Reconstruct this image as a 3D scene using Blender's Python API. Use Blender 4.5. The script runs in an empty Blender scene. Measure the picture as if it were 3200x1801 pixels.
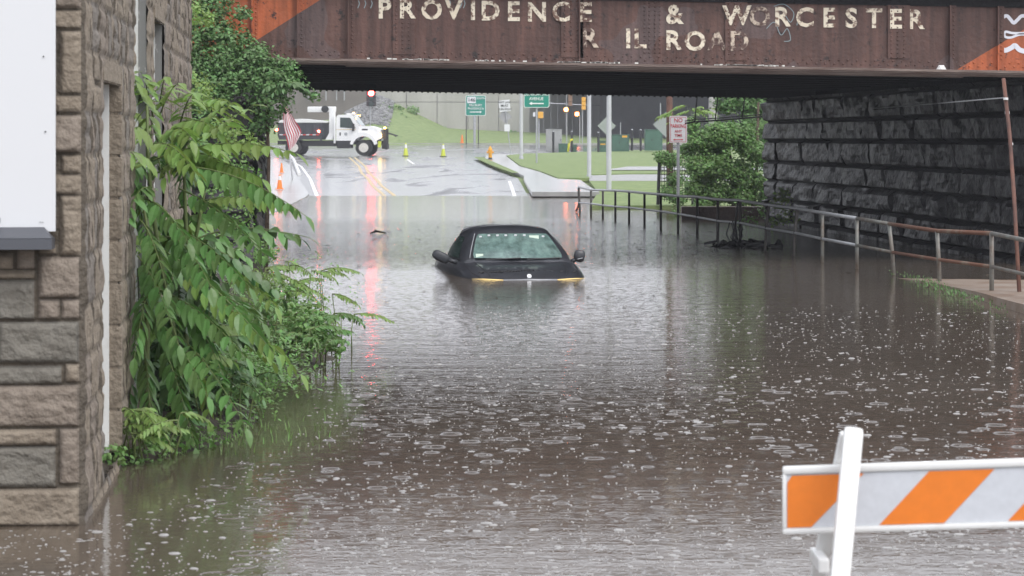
import bpy, bmesh, math, random
from mathutils import Vector, Matrix, noise
R = math.radians
random.seed(7)
S = bpy.context.scene
COL = S.collection

# ------------------------------------------------------------------ camera
H = 1.82; F = 8000.0; HY = 433.0            # eye height, focal length and horizon row in photo pixels
cd = bpy.data.cameras.new('camera'); cam = bpy.data.objects.new('camera', cd); COL.objects.link(cam)
cam.location = (0, 0, H); cam.rotation_euler = (R(90), 0, 0)
cd.sensor_width = 36; cd.lens = F / 3200 * 36; cd.shift_y = -(900.5 - HY) / 3200
cd.clip_start = 0.1; cd.clip_end = 2000
cd.dof.use_dof = True; cd.dof.focus_distance = 32; cd.dof.aperture_fstop = 9
S.camera = cam
# ------------------------------------------------------------------ sky, sun, exposure
w = bpy.data.worlds.new('World'); S.world = w; w.use_nodes = True
nt = w.node_tree; nt.nodes.clear()
sky = nt.nodes.new('ShaderNodeTexSky'); sky.sky_type = 'NISHITA'; sky.sun_disc = False
sky.sun_elevation = R(48); sky.sun_rotation = R(142); sky.air_density = 1.0; sky.dust_density = 4.0; sky.ozone_density = 1.0
hs = nt.nodes.new('ShaderNodeHueSaturation'); hs.inputs['Saturation'].default_value = 0.16
bg = nt.nodes.new('ShaderNodeBackground'); bg.inputs['Strength'].default_value = 0.11
wo = nt.nodes.new('ShaderNodeOutputWorld')
ov = nt.nodes.new('ShaderNodeMix'); ov.data_type = 'RGBA'; ov.inputs[0].default_value = .72; ov.inputs[7].default_value = (6.6, 6.8, 7.4, 1)   # cloud deck
nt.links.new(sky.outputs[0], hs.inputs['Color']); nt.links.new(hs.outputs[0], ov.inputs[6]); nt.links.new(ov.outputs[2], bg.inputs[0]); nt.links.new(bg.outputs[0], wo.inputs[0])
ld = bpy.data.lights.new('sun', 'SUN'); ld.energy = 0.8; ld.angle = R(40); ld.color = (1, .97, .93)
sun = bpy.data.objects.new('sun', ld); COL.objects.link(sun)
sun.rotation_euler = (R(42), 0, R(38))
S.view_settings.view_transform = 'Standard'; S.view_settings.look = 'None'
S.view_settings.exposure = 0.95; S.view_settings.gamma = 1
S.render.engine = 'CYCLES'

# ------------------------------------------------------------------ helpers
def W(x, y, D): return Vector(((x - 1600) / F * D, D, H - (y - HY) / F * D))
def XP(x, D): return (x - 1600) / F * D
def ZP(y, D): return H - (y - HY) / F * D

def mat(name, col, rough=.7, metal=0, var=0.0, vscale=3, col2=None, bump=0.0, bscale=20, emit=None, estr=0, coat=0, spec=.5, island=0, transl=0, attr=None, stretch=None, thr=None, detail=5):
    m = bpy.data.materials.new(name); m.use_nodes = True
    n = m.node_tree.nodes; l = m.node_tree.links
    b = n['Principled BSDF']
    b.inputs['Base Color'].default_value = (*col, 1); b.inputs['Roughness'].default_value = rough
    b.inputs['Metallic'].default_value = metal; b.inputs['Specular IOR Level'].default_value = spec
    b.inputs['Coat Weight'].default_value = coat; b.inputs['Coat Roughness'].default_value = .08
    out = None
    tc = n.new('ShaderNodeTexCoord'); src = tc.outputs['Object']
    if stretch:
        mp = n.new('ShaderNodeMapping'); mp.inputs['Scale'].default_value = stretch; l.new(src, mp.inputs[0]); src = mp.outputs[0]
    if var or col2:
        t = n.new('ShaderNodeTexNoise'); t.inputs['Scale'].default_value = vscale; t.inputs['Detail'].default_value = detail; t.inputs['Roughness'].default_value = .65
        l.new(src, t.inputs['Vector'])
        r = n.new('ShaderNodeValToRGB')
        a, c = thr or (.35, .65)
        r.color_ramp.elements[0].position = a; r.color_ramp.elements[1].position = c
        k2 = col2 or tuple(min(1, v * (1 + var)) for v in col); k1 = col if col2 else tuple(v * (1 - var) for v in col)
        r.color_ramp.elements[0].color = (*k1, 1); r.color_ramp.elements[1].color = (*k2, 1)
        l.new(t.outputs[0], r.inputs[0]); out = r.outputs[0]
    if attr:
        a = n.new('ShaderNodeAttribute'); a.attribute_name = attr
        if out:
            x = n.new('ShaderNodeMix'); x.data_type = 'RGBA'; x.blend_type = 'MULTIPLY'; x.inputs[0].default_value = 1
            l.new(out, x.inputs[6]); l.new(a.outputs[0], x.inputs[7]); out = x.outputs[2]
        else: out = a.outputs[0]
    if island:
        g = n.new('ShaderNodeNewGeometry'); mr = n.new('ShaderNodeMapRange')
        mr.inputs['To Min'].default_value = 1 - island; mr.inputs['To Max'].default_value = 1 + island
        l.new(g.outputs['Random Per Island'], mr.inputs[0])
        h = n.new('ShaderNodeHueSaturation'); l.new(mr.outputs[0], h.inputs['Value'])
        mr2 = n.new('ShaderNodeMapRange'); mr2.inputs['To Min'].default_value = .47; mr2.inputs['To Max'].default_value = .515
        l.new(g.outputs['Random Per Island'], mr2.inputs[0]); l.new(mr2.outputs[0], h.inputs['Hue'])
        if out: l.new(out, h.inputs['Color'])
        else: h.inputs['Color'].default_value = (*col, 1)
        out = h.outputs[0]
    if out: l.new(out, b.inputs['Base Color'])
    if bump:
        t = n.new('ShaderNodeTexNoise'); t.inputs['Scale'].default_value = bscale; t.inputs['Detail'].default_value = 6
        l.new(src, t.inputs['Vector'])
        bp = n.new('ShaderNodeBump'); bp.inputs['Strength'].default_value = bump; bp.inputs['Distance'].default_value = .05
        l.new(t.outputs[0], bp.inputs['Height']); l.new(bp.outputs[0], b.inputs['Normal'])
    if emit:
        b.inputs['Emission Color'].default_value = (*emit, 1); b.inputs['Emission Strength'].default_value = estr
    if transl:
        tr = n.new('ShaderNodeBsdfTranslucent'); mx = n.new('ShaderNodeMixShader'); mx.inputs[0].default_value = transl
        tr.inputs[0].default_value = (col[0] * 1.6, col[1] * 1.5, col[2] * .8, 1)
        if out: l.new(out, tr.inputs[0])
        l.new(b.outputs[0], mx.inputs[1]); l.new(tr.outputs[0], mx.inputs[2]); l.new(mx.outputs[0], n['Material Output'].inputs[0])
    return m

class MB:
    def __init__(s): s.v = []; s.f = []; s.c = []
    def add(s, vs, fs, col=None):
        o = len(s.v); s.v += [Vector(p) for p in vs]; s.f += [tuple(i + o for i in f) for f in fs]
        if col is not None: s.c += [col] * len(fs)
        return s
    def box(s, x0, x1, y0, y1, z0, z1, M=None):
        vs = [Vector(p) for p in ((x0, y0, z0), (x1, y0, z0), (x1, y1, z0), (x0, y1, z0), (x0, y0, z1), (x1, y0, z1), (x1, y1, z1), (x0, y1, z1))]
        if M: vs = [M @ p for p in vs]
        return s.add(vs, [(0, 3, 2, 1), (4, 5, 6, 7), (0, 1, 5, 4), (1, 2, 6, 5), (2, 3, 7, 6), (3, 0, 4, 7)])
    def bbox(s, x0, x1, y0, y1, z0, z1, b=.02, M=None):      # bevelled box
        bm = bmesh.new(); bmesh.ops.create_cube(bm, size=1)
        for v in bm.verts: v.co = Vector(((x0 + x1) / 2 + v.co.x * (x1 - x0), (y0 + y1) / 2 + v.co.y * (y1 - y0), (z0 + z1) / 2 + v.co.z * (z1 - z0)))
        bmesh.ops.bevel(bm, geom=bm.edges[:], offset=b, segments=2, affect='EDGES', profile=.6)
        vs = [(M @ v.co if M else v.co.copy()) for v in bm.verts]; bm.verts.index_update()
        s.add(vs, [tuple(v.index for v in f.verts) for f in bm.faces]); bm.free(); return s
    def tube(s, pts, r, n=8, cap=True):
        pts = [Vector(p) for p in pts]; o = len(s.v); rs = r if isinstance(r, (list, tuple)) else [r] * len(pts)
        for i, p in enumerate(pts):
            d = (pts[min(i + 1, len(pts) - 1)] - pts[max(i - 1, 0)]).normalized()
            a = d.cross(Vector((0, 0, 1)) if abs(d.z) < .9 else Vector((1, 0, 0))).normalized(); b = d.cross(a)
            for k in range(n):
                t = 2 * math.pi * k / n; s.v.append(p + (a * math.cos(t) + b * math.sin(t)) * rs[i])
        for i in range(len(pts) - 1):
            for k in range(n):
                s.f.append((o + i * n + k, o + i * n + (k + 1) % n, o + (i + 1) * n + (k + 1) % n, o + (i + 1) * n + k))
        if cap: s.f.append(tuple(o + k for k in range(n))[::-1]); s.f.append(tuple(o + (len(pts) - 1) * n + k for k in range(n)))
        return s
    def lathe(s, prof, n=16, M=None):       # prof: (r,z)
        vs = []; fs = []
        for r, z in prof:
            for k in range(n):
                t = 2 * math.pi * k / n; p = Vector((r * math.cos(t), r * math.sin(t), z)); vs.append(M @ p if M else p)
        for i in range(len(prof) - 1):
            for k in range(n): fs.append((i * n + k, i * n + (k + 1) % n, (i + 1) * n + (k + 1) % n, (i + 1) * n + k))
        fs.append(tuple(range(n))[::-1]); fs.append(tuple((len(prof) - 1) * n + k for k in range(n)))
        return s.add(vs, fs)
    def prism(s, poly, y0, y1, M=None):      # polygon in x,z pulled along y
        n = len(poly); vs = [Vector((x, y0, z)) for x, z in poly] + [Vector((x, y1, z)) for x, z in poly]
        if M: vs = [M @ p for p in vs]
        return s.add(vs, [tuple(range(n)), tuple(range(n, 2 * n))[::-1]] + [(i, i + n, (i + 1) % n + n, (i + 1) % n) for i in range(n)])
    def build(s, name, m=None, parent=None, smooth=False, local=False, fix=True):
        me = bpy.data.meshes.new(name)
        off = Vector((0, 0, 0))
        if parent is not None and not local:
            q = parent
            while q.parent: q = q.parent
            off = q.location
        me.from_pydata([tuple(p - off) for p in s.v], [], s.f); me.update()
        if s.c:
            a = me.color_attributes.new('tone', 'FLOAT_COLOR', 'CORNER'); i = 0
            for p, c in zip(me.polygons, s.c):
                for _ in p.loop_indices: a.data[i].color = (*c, 1); i += 1
        if fix:
            bm = bmesh.new(); bm.from_mesh(me); bmesh.ops.recalc_face_normals(bm, faces=bm.faces); bm.to_mesh(me); bm.free()
        if m: me.materials.append(m)
        if smooth:
            for p in me.polygons: p.use_smooth = True
            if smooth == 'auto':
                me.set_sharp_from_angle(angle=R(38))
        o = bpy.data.objects.new(name, me); COL.objects.link(o); o.parent = parent
        return o

def tag(o, label=None, cat=None, group=None, kind=None):
    if label: o['label'] = label
    if cat: o['category'] = cat
    if group: o['group'] = group
    if kind: o['kind'] = kind
    return o
def thing(name, loc, label, cat, group=None, rz=0):
    o = bpy.data.objects.new(name, None); COL.objects.link(o); o.location = loc; o.rotation_euler = (0, 0, rz)
    return tag(o, label, cat, group)
def copy_tree(o, parent=None):
    c = o.copy(); COL.objects.link(c); c.parent = parent
    for ch in list(o.children): copy_tree(ch, c)
    return c
def text_mb(txt, size, loc, depth=.004, bold=0.0, align='CENTER', xs=1.0, mb=None):
    cu = bpy.data.curves.new('t', 'FONT'); cu.body = txt; cu.size = size; cu.align_x = align; cu.align_y = 'CENTER'
    cu.extrude = depth / 2; cu.offset = bold; cu.resolution_u = 3
    ob = bpy.data.objects.new('t', cu); COL.objects.link(ob)
    dg = bpy.context.evaluated_depsgraph_get(); me = bpy.data.meshes.new_from_object(ob.evaluated_get(dg))
    mb = mb or MB(); L = Vector(loc)
    mb.add([L + Vector((v.co.x * xs, -v.co.z, v.co.y)) for v in me.vertices], [tuple(p.vertices) for p in me.polygons])
    bpy.data.objects.remove(ob); bpy.data.meshes.remove(me); bpy.data.curves.remove(cu)
    return mb
def fbm(x, y, z=0, o=4): return noise.fractal(Vector((x, y, z)), 1.0, 2.0, o)
def lerp(a, b, t): return a + (b - a) * t
def pw(tbl, x):
    if x <= tbl[0][0]: return tbl[0][1]
    for (a, b), (c, d) in zip(tbl, tbl[1:]):
        if x <= c: return lerp(b, d, (x - a) / (c - a))
    return tbl[-1][1]

# ------------------------------------------------------------------ materials
M_ = {}
M_['asphalt'] = mat('wet_asphalt', (.16, .16, .165), .3, var=.2, vscale=.6, bump=.06, bscale=30, spec=.6)
M_['concrete'] = mat('pale_concrete', (.34, .335, .32), .75, var=.15, vscale=2, bump=.1, bscale=15)
M_['walk'] = mat('wet_sidewalk_concrete', (.34, .335, .325), .18, var=.2, vscale=1.2, bump=.1, bscale=20)
M_['mudwalk'] = mat('muddy_sidewalk', (.19, .13, .09), .55, col2=(.27, .22, .18), vscale=1.5, bump=.2, bscale=9, thr=(.4, .6))
M_['grass'] = mat('grass', (.135, .205, .065), .8, col2=(.25, .31, .12), vscale=2.2, bump=.5, bscale=60)
M_['soil'] = mat('dark_soil', (.045, .036, .026), .9, var=.3, vscale=8, bump=.6, bscale=20)
M_['white'] = mat('white_paint', (.76, .76, .75), .42, col2=(.62, .60, .56), vscale=14, thr=(.55, .85), detail=8)
M_['sheet'] = mat('white_sign_face', (.70, .71, .73), .35)
M_['greysteel'] = mat('galvanised_steel', (.38, .39, .41), .45, metal=.3, var=.12, vscale=6)
M_['black'] = mat('black_metal', (.015, .015, .017), .5, var=.2, vscale=10)
M_['rubber'] = mat('tyre_rubber', (.018, .018, .018), .8)
M_['green'] = mat('green_sign', (.0, .24, .17), .4)
M_['greenbox'] = mat('green_cabinet_paint', (.045, .12, .085), .5, var=.15, vscale=2)
M_['greybox'] = mat('grey_cabinet_paint', (.33, .33, .34), .5, var=.1, vscale=3)
M_['yellow'] = mat('signal_yellow', (.75, .38, .03), .45)
M_['limecone'] = mat('lime_cone_plastic', (.55, .62, .05), .5)
M_['orange'] = mat('orange_plastic', (.85, .22, .03), .45)
M_['hydrant'] = mat('hydrant_yellow', (.75, .36, .02), .45, var=.1, vscale=8)
M_['cardark'] = mat('black_car_paint', (.028, .030, .037), .38, coat=.5, var=.3, vscale=3, bump=.03, bscale=40)
M_['rust'] = mat('rusted_pipe', (.14, .06, .035), .75, col2=(.2, .16, .12), vscale=2.2, thr=(.5, .72))
M_['pipe'] = mat('worn_grey_pipe', (.2, .205, .19), .5, metal=.2, col2=(.11, .07, .045), vscale=3, thr=(.42, .7))
M_['darkpipe'] = mat('dark_weathered_post', (.05, .045, .042), .55, col2=(.13, .12, .11), vscale=4)
M_['redletter'] = mat('red_letter_paint', (.55, .03, .05), .5)
M_['black_letter'] = mat('black_letter_paint', (.03, .03, .03), .5)
M_['glass'] = mat('dark_glass', (.03, .05, .045), .08)

# water: muddy body under a rippled, rain-pocked skin
def water_mat():
    m = bpy.data.materials.new('muddy_floodwater'); m.use_nodes = True; n = m.node_tree.nodes; l = m.node_tree.links
    b = n['Principled BSDF']; b.inputs['IOR'].default_value = 1.33; b.inputs['Roughness'].default_value = .06
    tc = n.new('ShaderNodeTexCoord')
    t0 = n.new('ShaderNodeTexNoise'); t0.inputs['Scale'].default_value = .15; t0.inputs['Detail'].default_value = 3; l.new(tc.outputs['Object'], t0.inputs[0])
    r = n.new('ShaderNodeValToRGB'); r.color_ramp.elements[0].color = (.085, .066, .050, 1); r.color_ramp.elements[1].color = (.12, .096, .076, 1)
    r.color_ramp.elements[0].position = .4; r.color_ramp.elements[1].position = .6
    l.new(t0.outputs[0], r.inputs[0]); l.new(r.outputs[0], b.inputs['Base Color'])
    def nz(scale, detail, sx=1, sy=1):
        mp = n.new('ShaderNodeMapping'); mp.inputs['Scale'].default_value = (sx, sy, 1); l.new(tc.outputs['Object'], mp.inputs[0])
        t = n.new('ShaderNodeTexNoise'); t.inputs['Scale'].default_value = scale; t.inputs['Detail'].default_value = detail; t.inputs['Roughness'].default_value = .55
        l.new(mp.outputs[0], t.inputs[0]); return t.outputs[0]
    a = nz(2.6, 3, .45, 1.25); c = nz(15, 3, .55, 1.2)
    v = n.new('ShaderNodeTexVoronoi'); v.feature = 'SMOOTH_F1'; v.inputs['Scale'].default_value = 9; l.new(tc.outputs['Object'], v.inputs[0])
    wv = n.new('ShaderNodeMath'); wv.operation = 'MULTIPLY'; wv.inputs[1].default_value = 42
    l.new(v.outputs[0], wv.inputs[0]); sn = n.new('ShaderNodeMath'); sn.operation = 'SINE'; l.new(wv.outputs[0], sn.inputs[0])
    s1 = n.new('ShaderNodeMath'); s1.operation = 'MULTIPLY'; s1.inputs[1].default_value = .045; l.new(sn.outputs[0], s1.inputs[0])
    s2 = n.new('ShaderNodeMath'); s2.operation = 'MULTIPLY'; s2.inputs[1].default_value = .36; l.new(c, s2.inputs[0])
    ad = n.new('ShaderNodeMath'); l.new(a, ad.inputs[0]); l.new(s2.outputs[0], ad.inputs[1])
    ad2 = n.new('ShaderNodeMath'); l.new(ad.outputs[0], ad2.inputs[0]); l.new(s1.outputs[0], ad2.inputs[1])
    bp = n.new('ShaderNodeBump'); bp.inputs['Strength'].default_value = .5; bp.inputs['Distance'].default_value = .0068
    sp = n.new('ShaderNodeSeparateXYZ'); l.new(tc.outputs['Object'], sp.inputs[0])      # choppier where the bridge drips
    dy = n.new('ShaderNodeMath'); dy.operation = 'SUBTRACT'; dy.inputs[1].default_value = 47; l.new(sp.outputs[1], dy.inputs[0])
    ay = n.new('ShaderNodeMath'); ay.operation = 'ABSOLUTE'; l.new(dy.outputs[0], ay.inputs[0])
    my = n.new('ShaderNodeMapRange'); my.inputs['From Min'].default_value = 7; my.inputs['From Max'].default_value = 12; my.inputs['To Min'].default_value = 6.5; my.inputs['To Max'].default_value = 1; l.new(ay.outputs[0], my.inputs[0])
    mh = n.new('ShaderNodeMath'); mh.operation = 'MULTIPLY'; ny = n.new('ShaderNodeMapRange'); ny.inputs['From Min'].default_value = 14; ny.inputs['From Max'].default_value = 26; ny.inputs['To Min'].default_value = .62; ny.inputs['To Max'].default_value = 1; l.new(sp.outputs[1], ny.inputs[0])
    mq = n.new('ShaderNodeMath'); mq.operation = 'MULTIPLY'; l.new(my.outputs[0], mq.inputs[0]); l.new(ny.outputs[0], mq.inputs[1])
    l.new(ad2.outputs[0], mh.inputs[0]); l.new(mq.outputs[0], mh.inputs[1])
    l.new(mh.outputs[0], bp.inputs['Height']); l.new(bp.outputs[0], b.inputs['Normal'])
    return m
M_['water'] = water_mat()

# ------------------------------------------------------------------ ground, water, roads
ROADZ = [(-20, .3), (6, .0), (9, -.06), (16, -.4), (25, -.8), (52, -.8), (81.3, 0), (170, .70), (216, 1.28), (236, 1.35), (400, 1.4)]
def rz(Y): return pw(ROADZ, Y)
def hill(X):                                  # top of the grass bank at the foot of the far wall
    return pw([(-60, 1.6), (-30, 2.2), (-16.5, 3.6), (-12.2, 5.7), (-11, 5.2), (-5.9, 2.75), (3, 2.35), (9, 1.9), (60, 1.6)], X)
def gz(X, Y):
    z = rz(Y)
    if Y > 216: z = lerp(1.28, hill(X), min(1, (Y - 216) / 19))
    if Y < 81: z = min(z, -.12) - .05
    return z
def grid(name, m, xs, ys, zf, kind='structure'):
    mb = MB(); nx = len(xs)
    for y in ys:
        for x in xs: mb.v.append(Vector((x, y, zf(x, y))))
    for j in range(len(ys) - 1):
        for i in range(nx - 1): mb.f.append((j * nx + i, j * nx + i + 1, (j + 1) * nx + i + 1, (j + 1) * nx + i))
    return tag(mb.build(name, m, smooth=True), kind=kind)
xs = [-600, -200, -90, -60] + [-45 + k * 1.5 for k in range(60)] + [60, 90, 200, 600]
ys = [-30, -10, 6, 9, 16, 25, 40, 52, 66, 80.9, 81.3] + [84 + k * 4 for k in range(33)] + [217 + k * 2 for k in range(10)] + [240, 300, 400, 700, 1400]
grid('ground', M_['grass'], xs, ys, lambda x, y: gz(x, y) - .03)
wb = MB(); wb.add([(-80, -12, 0), (80, -12, 0), (80, 92, 0), (-80, 92, 0)], [(0, 1, 2, 3)])
tag(wb.build('water', M_['water']), kind='structure')

def strip(name, m, L, Rr, y0, y1, dy, dz, nx=6, zf=None, kind='structure', skirt=0):
    n = max(2, int((y1 - y0) / dy) + 1); ysn = [lerp(y0, y1, k / (n - 1)) for k in range(n)]
    mb = MB()
    for y in ysn:
        a, b = pw(L, y), pw(Rr, y)
        for i in range(nx + 1):
            x = lerp(a, b, i / nx); mb.v.append(Vector((x, y, (zf(x, y) if zf else rz(y)) + dz)))
        if skirt:
            mb.v.append(Vector((b, y, mb.v[-1].z - skirt))); mb.v.append(Vector((a, y, mb.v[-nx - 2].z - skirt)))
    k = nx + 1 + (2 if skirt else 0)
    for j in range(n - 1):
        for i in range(nx): mb.f.append((j * k + i, j * k + i + 1, (j + 1) * k + i + 1, (j + 1) * k + i))
        if skirt:
            mb.f.append((j * k + nx, j * k + nx + 1, (j + 1) * k + nx + 1, (j + 1) * k + nx))
            mb.f.append((j * k + nx + 2, j * k, (j + 1) * k, (j + 1) * k + nx + 2))
    if skirt: mb.f.append(tuple(range(nx + 1)) + (nx + 1, nx + 2))
    return tag(mb.build(name, m, smooth='auto'), kind=kind)
RL = [(-20, -3.2), (16, -3.2), (35, -4), (56, -5.4), (81, -6.4), (104, -8.7), (130, -11.2), (150, -13.5), (158, -16), (166, -30)]
RR = [(-20, 5), (29, 5.2), (35, 4.6), (46, 3.5), (61, 1.7), (81, .5), (104, .26), (126, -.87), (150, -2.0), (160, -2.0), (168, -1.4), (176, 1), (184, 8), (190, 60)]
# wet asphalt with pale sheen and dark tracks
def wet_road():
    m = M_['asphalt']; n = m.node_tree.nodes; l = m.node_tree.links; b = n['Principled BSDF']
    tc = n.new('ShaderNodeTexCoord'); mp = n.new('ShaderNodeMapping'); mp.inputs['Scale'].default_value = (.35, .07, 1); l.new(tc.outputs['Object'], mp.inputs[0])
    t = n.new('ShaderNodeTexNoise'); t.inputs['Scale'].default_value = 1.6; t.inputs['Detail'].default_value = 5; t.inputs['Distortion'].default_value = 1.2
    l.new(mp.outputs[0], t.inputs[0])
    r = n.new('ShaderNodeValToRGB'); r.color_ramp.elements[0].position = .55; r.color_ramp.elements[1].position = .70
    r.color_ramp.elements[0].color = (.13, .15, .15, 1); r.color_ramp.elements[1].color = (.6, .6, .6, 1)
    l.new(t.outputs[0], r.inputs[0]); l.new(r.outputs[0], b.inputs['Roughness'])
wet_road()
strip('road', M_['asphalt'], RL, RR, -20, 184, 2, .004, nx=8)
strip('cross_road', M_['asphalt'], [(166, -70), (216, -70)], [(166, -1.5), (176, 1.0), (184, 8), (190, 40), (216, 40)], 184.2, 215.5, 3, .004, nx=10)
strip('cross_road', M_['asphalt'], [(166, -70), (216, -70)], [(166, -30.1), (184.1, -30.1)], 166, 184.1, 3, .004, nx=6)
# markings
def ribbon(name, m, pts, wd, zf, dz, seg=1.5, kind='structure'):
    mb = MB(); P = []
    for (x0, y0), (x1, y1) in zip(pts, pts[1:]):
        k = max(1, int(math.hypot(x1 - x0, y1 - y0) / seg))
        for i in range(k): P.append((lerp(x0, x1, i / k), lerp(y0, y1, i / k)))
    P.append(pts[-1])
    for i, (x, y) in enumerate(P):
        a = P[max(0, i - 1)]; b = P[min(len(P) - 1, i + 1)]; d = Vector((b[0] - a[0], b[1] - a[1])).normalized(); nx, ny = -d.y * wd / 2, d.x * wd / 2
        mb.v += [Vector((x + nx, y + ny, zf(x, y) + dz)), Vector((x - nx, y - ny, zf(x, y) + dz))]
    mb.f = [(2 * i, 2 * i + 1, 2 * i + 3, 2 * i + 2) for i in range(len(P) - 1)]
    return tag(mb.build(name, m), kind=kind)
M_['yline'] = mat('yellow_road_paint', (.55, .40, .14), .35, col2=(.22, .19, .13), vscale=3, thr=(.45, .8))
M_['wline'] = mat('white_road_paint', (.75, .75, .74), .5, col2=(.3, .3, .3), vscale=3, thr=(.5, .8))
rzz = lambda x, y: rz(y)
YL = [(-3.7, 79), (-4.9, 93), (-5.7, 104), (-6.6, 115), (-7.6, 130), (-8.8, 145), (-10, 160)]
for dx in (-.16, .16): ribbon('road_marking', M_['yline'], [(x + dx, y) for x, y in YL], .13, rzz, .010)
ribbon('road_marking', M_['wline'], [(-6.0, 79), (-8.2, 104), (-10.7, 130), (-13.0, 150)], .12, rzz, .010)
ribbon('road_marking', M_['wline'], [(-5.2, 136), (-6.2, 152)], .14, rzz, .010)
ribbon('road_marking', M_['wline'], [(.1, 79), (-.1, 100)], .12, rzz, .010)
# right-hand walk beyond the water
wz = lambda x, y: max(.05, rz(y)) + .10
strip('sidewalk', M_['walk'], [(79, .62), (99, .45), (104, .5), (126, -.5), (150, -1.6), (160, -1.6), (167, -1.0)], [(79, 2.7), (98, 2.6), (99, 1.75), (112, 1.2), (125, .36), (160, -.4), (167, .6)], 79, 167, 1.5, .02, nx=3, zf=wz, skirt=.14)
strip('kerb_grass', M_['grass'], [(108, .0), (126, -1.05), (152, -2.3)], [(108, .3), (126, -.55), (152, -1.75)], 108, 152, 2, .06, nx=2, zf=wz)
strip('lawn', M_['grass'], [(99.1, 1.8), (112, 1.25), (125, .41), (160, -.35), (168, .9), (182, 9)], [(99.1, 3.0), (107, 3.1), (111, 40), (182, 45)], 99.1, 182, 2, .05, nx=16, zf=wz, skirt=.14)
strip('lawn', M_['grass'], [(66, 2.0), (82, 2.75), (96, 2.9)], [(66, 9), (96, 9)], 66, 96, 1.5, .03, nx=8, zf=lambda x, y: max(-.02, rz(y)) + .08, skirt=.1)
M_['gravel'] = mat('wet_gravel', (.2, .2, .19), .35, col2=(.4, .4, .39), vscale=6, bump=.8, bscale=20)
strip('gravel_path', M_['gravel'], [(96.2, 2.9), (112, 3.4)], [(96.2, 12), (112, 14)], 96.2, 110.5, 1.5, .03, nx=6, zf=lambda x, y: rz(y) + .08)
strip('path', M_['walk'], [(108, 3.2), (124, 6)], [(108, 20), (124, 24)], 113, 121, 1.5, .06, nx=6, zf=lambda x, y: rz(y) + .12)
# left-hand walk beyond the water
strip('sidewalk', M_['walk'], [(60, -12), (150, -22)], [(60, -5.75), (81, -6.42), (104, -8.72), (130, -11.22), (150, -13.52)], 60, 150, 2, .02, nx=4, zf=lambda x, y: max(-.06, rz(y)) + .06, skirt=.12)
# far kerb and traffic island across the junction
strip('kerb', M_['concrete'], [(216, -70), (216.5, -70)], [(216, 50), (216.5, 50)], 216, 216.5, .5, .14, nx=40, skirt=.16)
# near right-hand walk beside the railing, awash
RAILX = [(8, 5.8), (29.1, 5.45), (32.3, 5.38), (34, 5.08), (35.8, 4.82), (36.9, 4.47), (46, 3.70), (51.8, 3.0), (61, 1.88), (63, 1.65), (66, 1.5)]
def swz(x, y): return pw([(8, .14), (27, .10), (31, .05), (33.5, -.01), (35.5, -.05), (64, -.05), (70, .05)], y) + .012 * fbm(x * .9, y * .5)
strip('sidewalk', M_['mudwalk'], [(y, x - .18) for y, x in RAILX], [(8, 9), (66, 9)], 8, 65.5, .6, .0, nx=10, zf=swz, skirt=.35)

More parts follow.
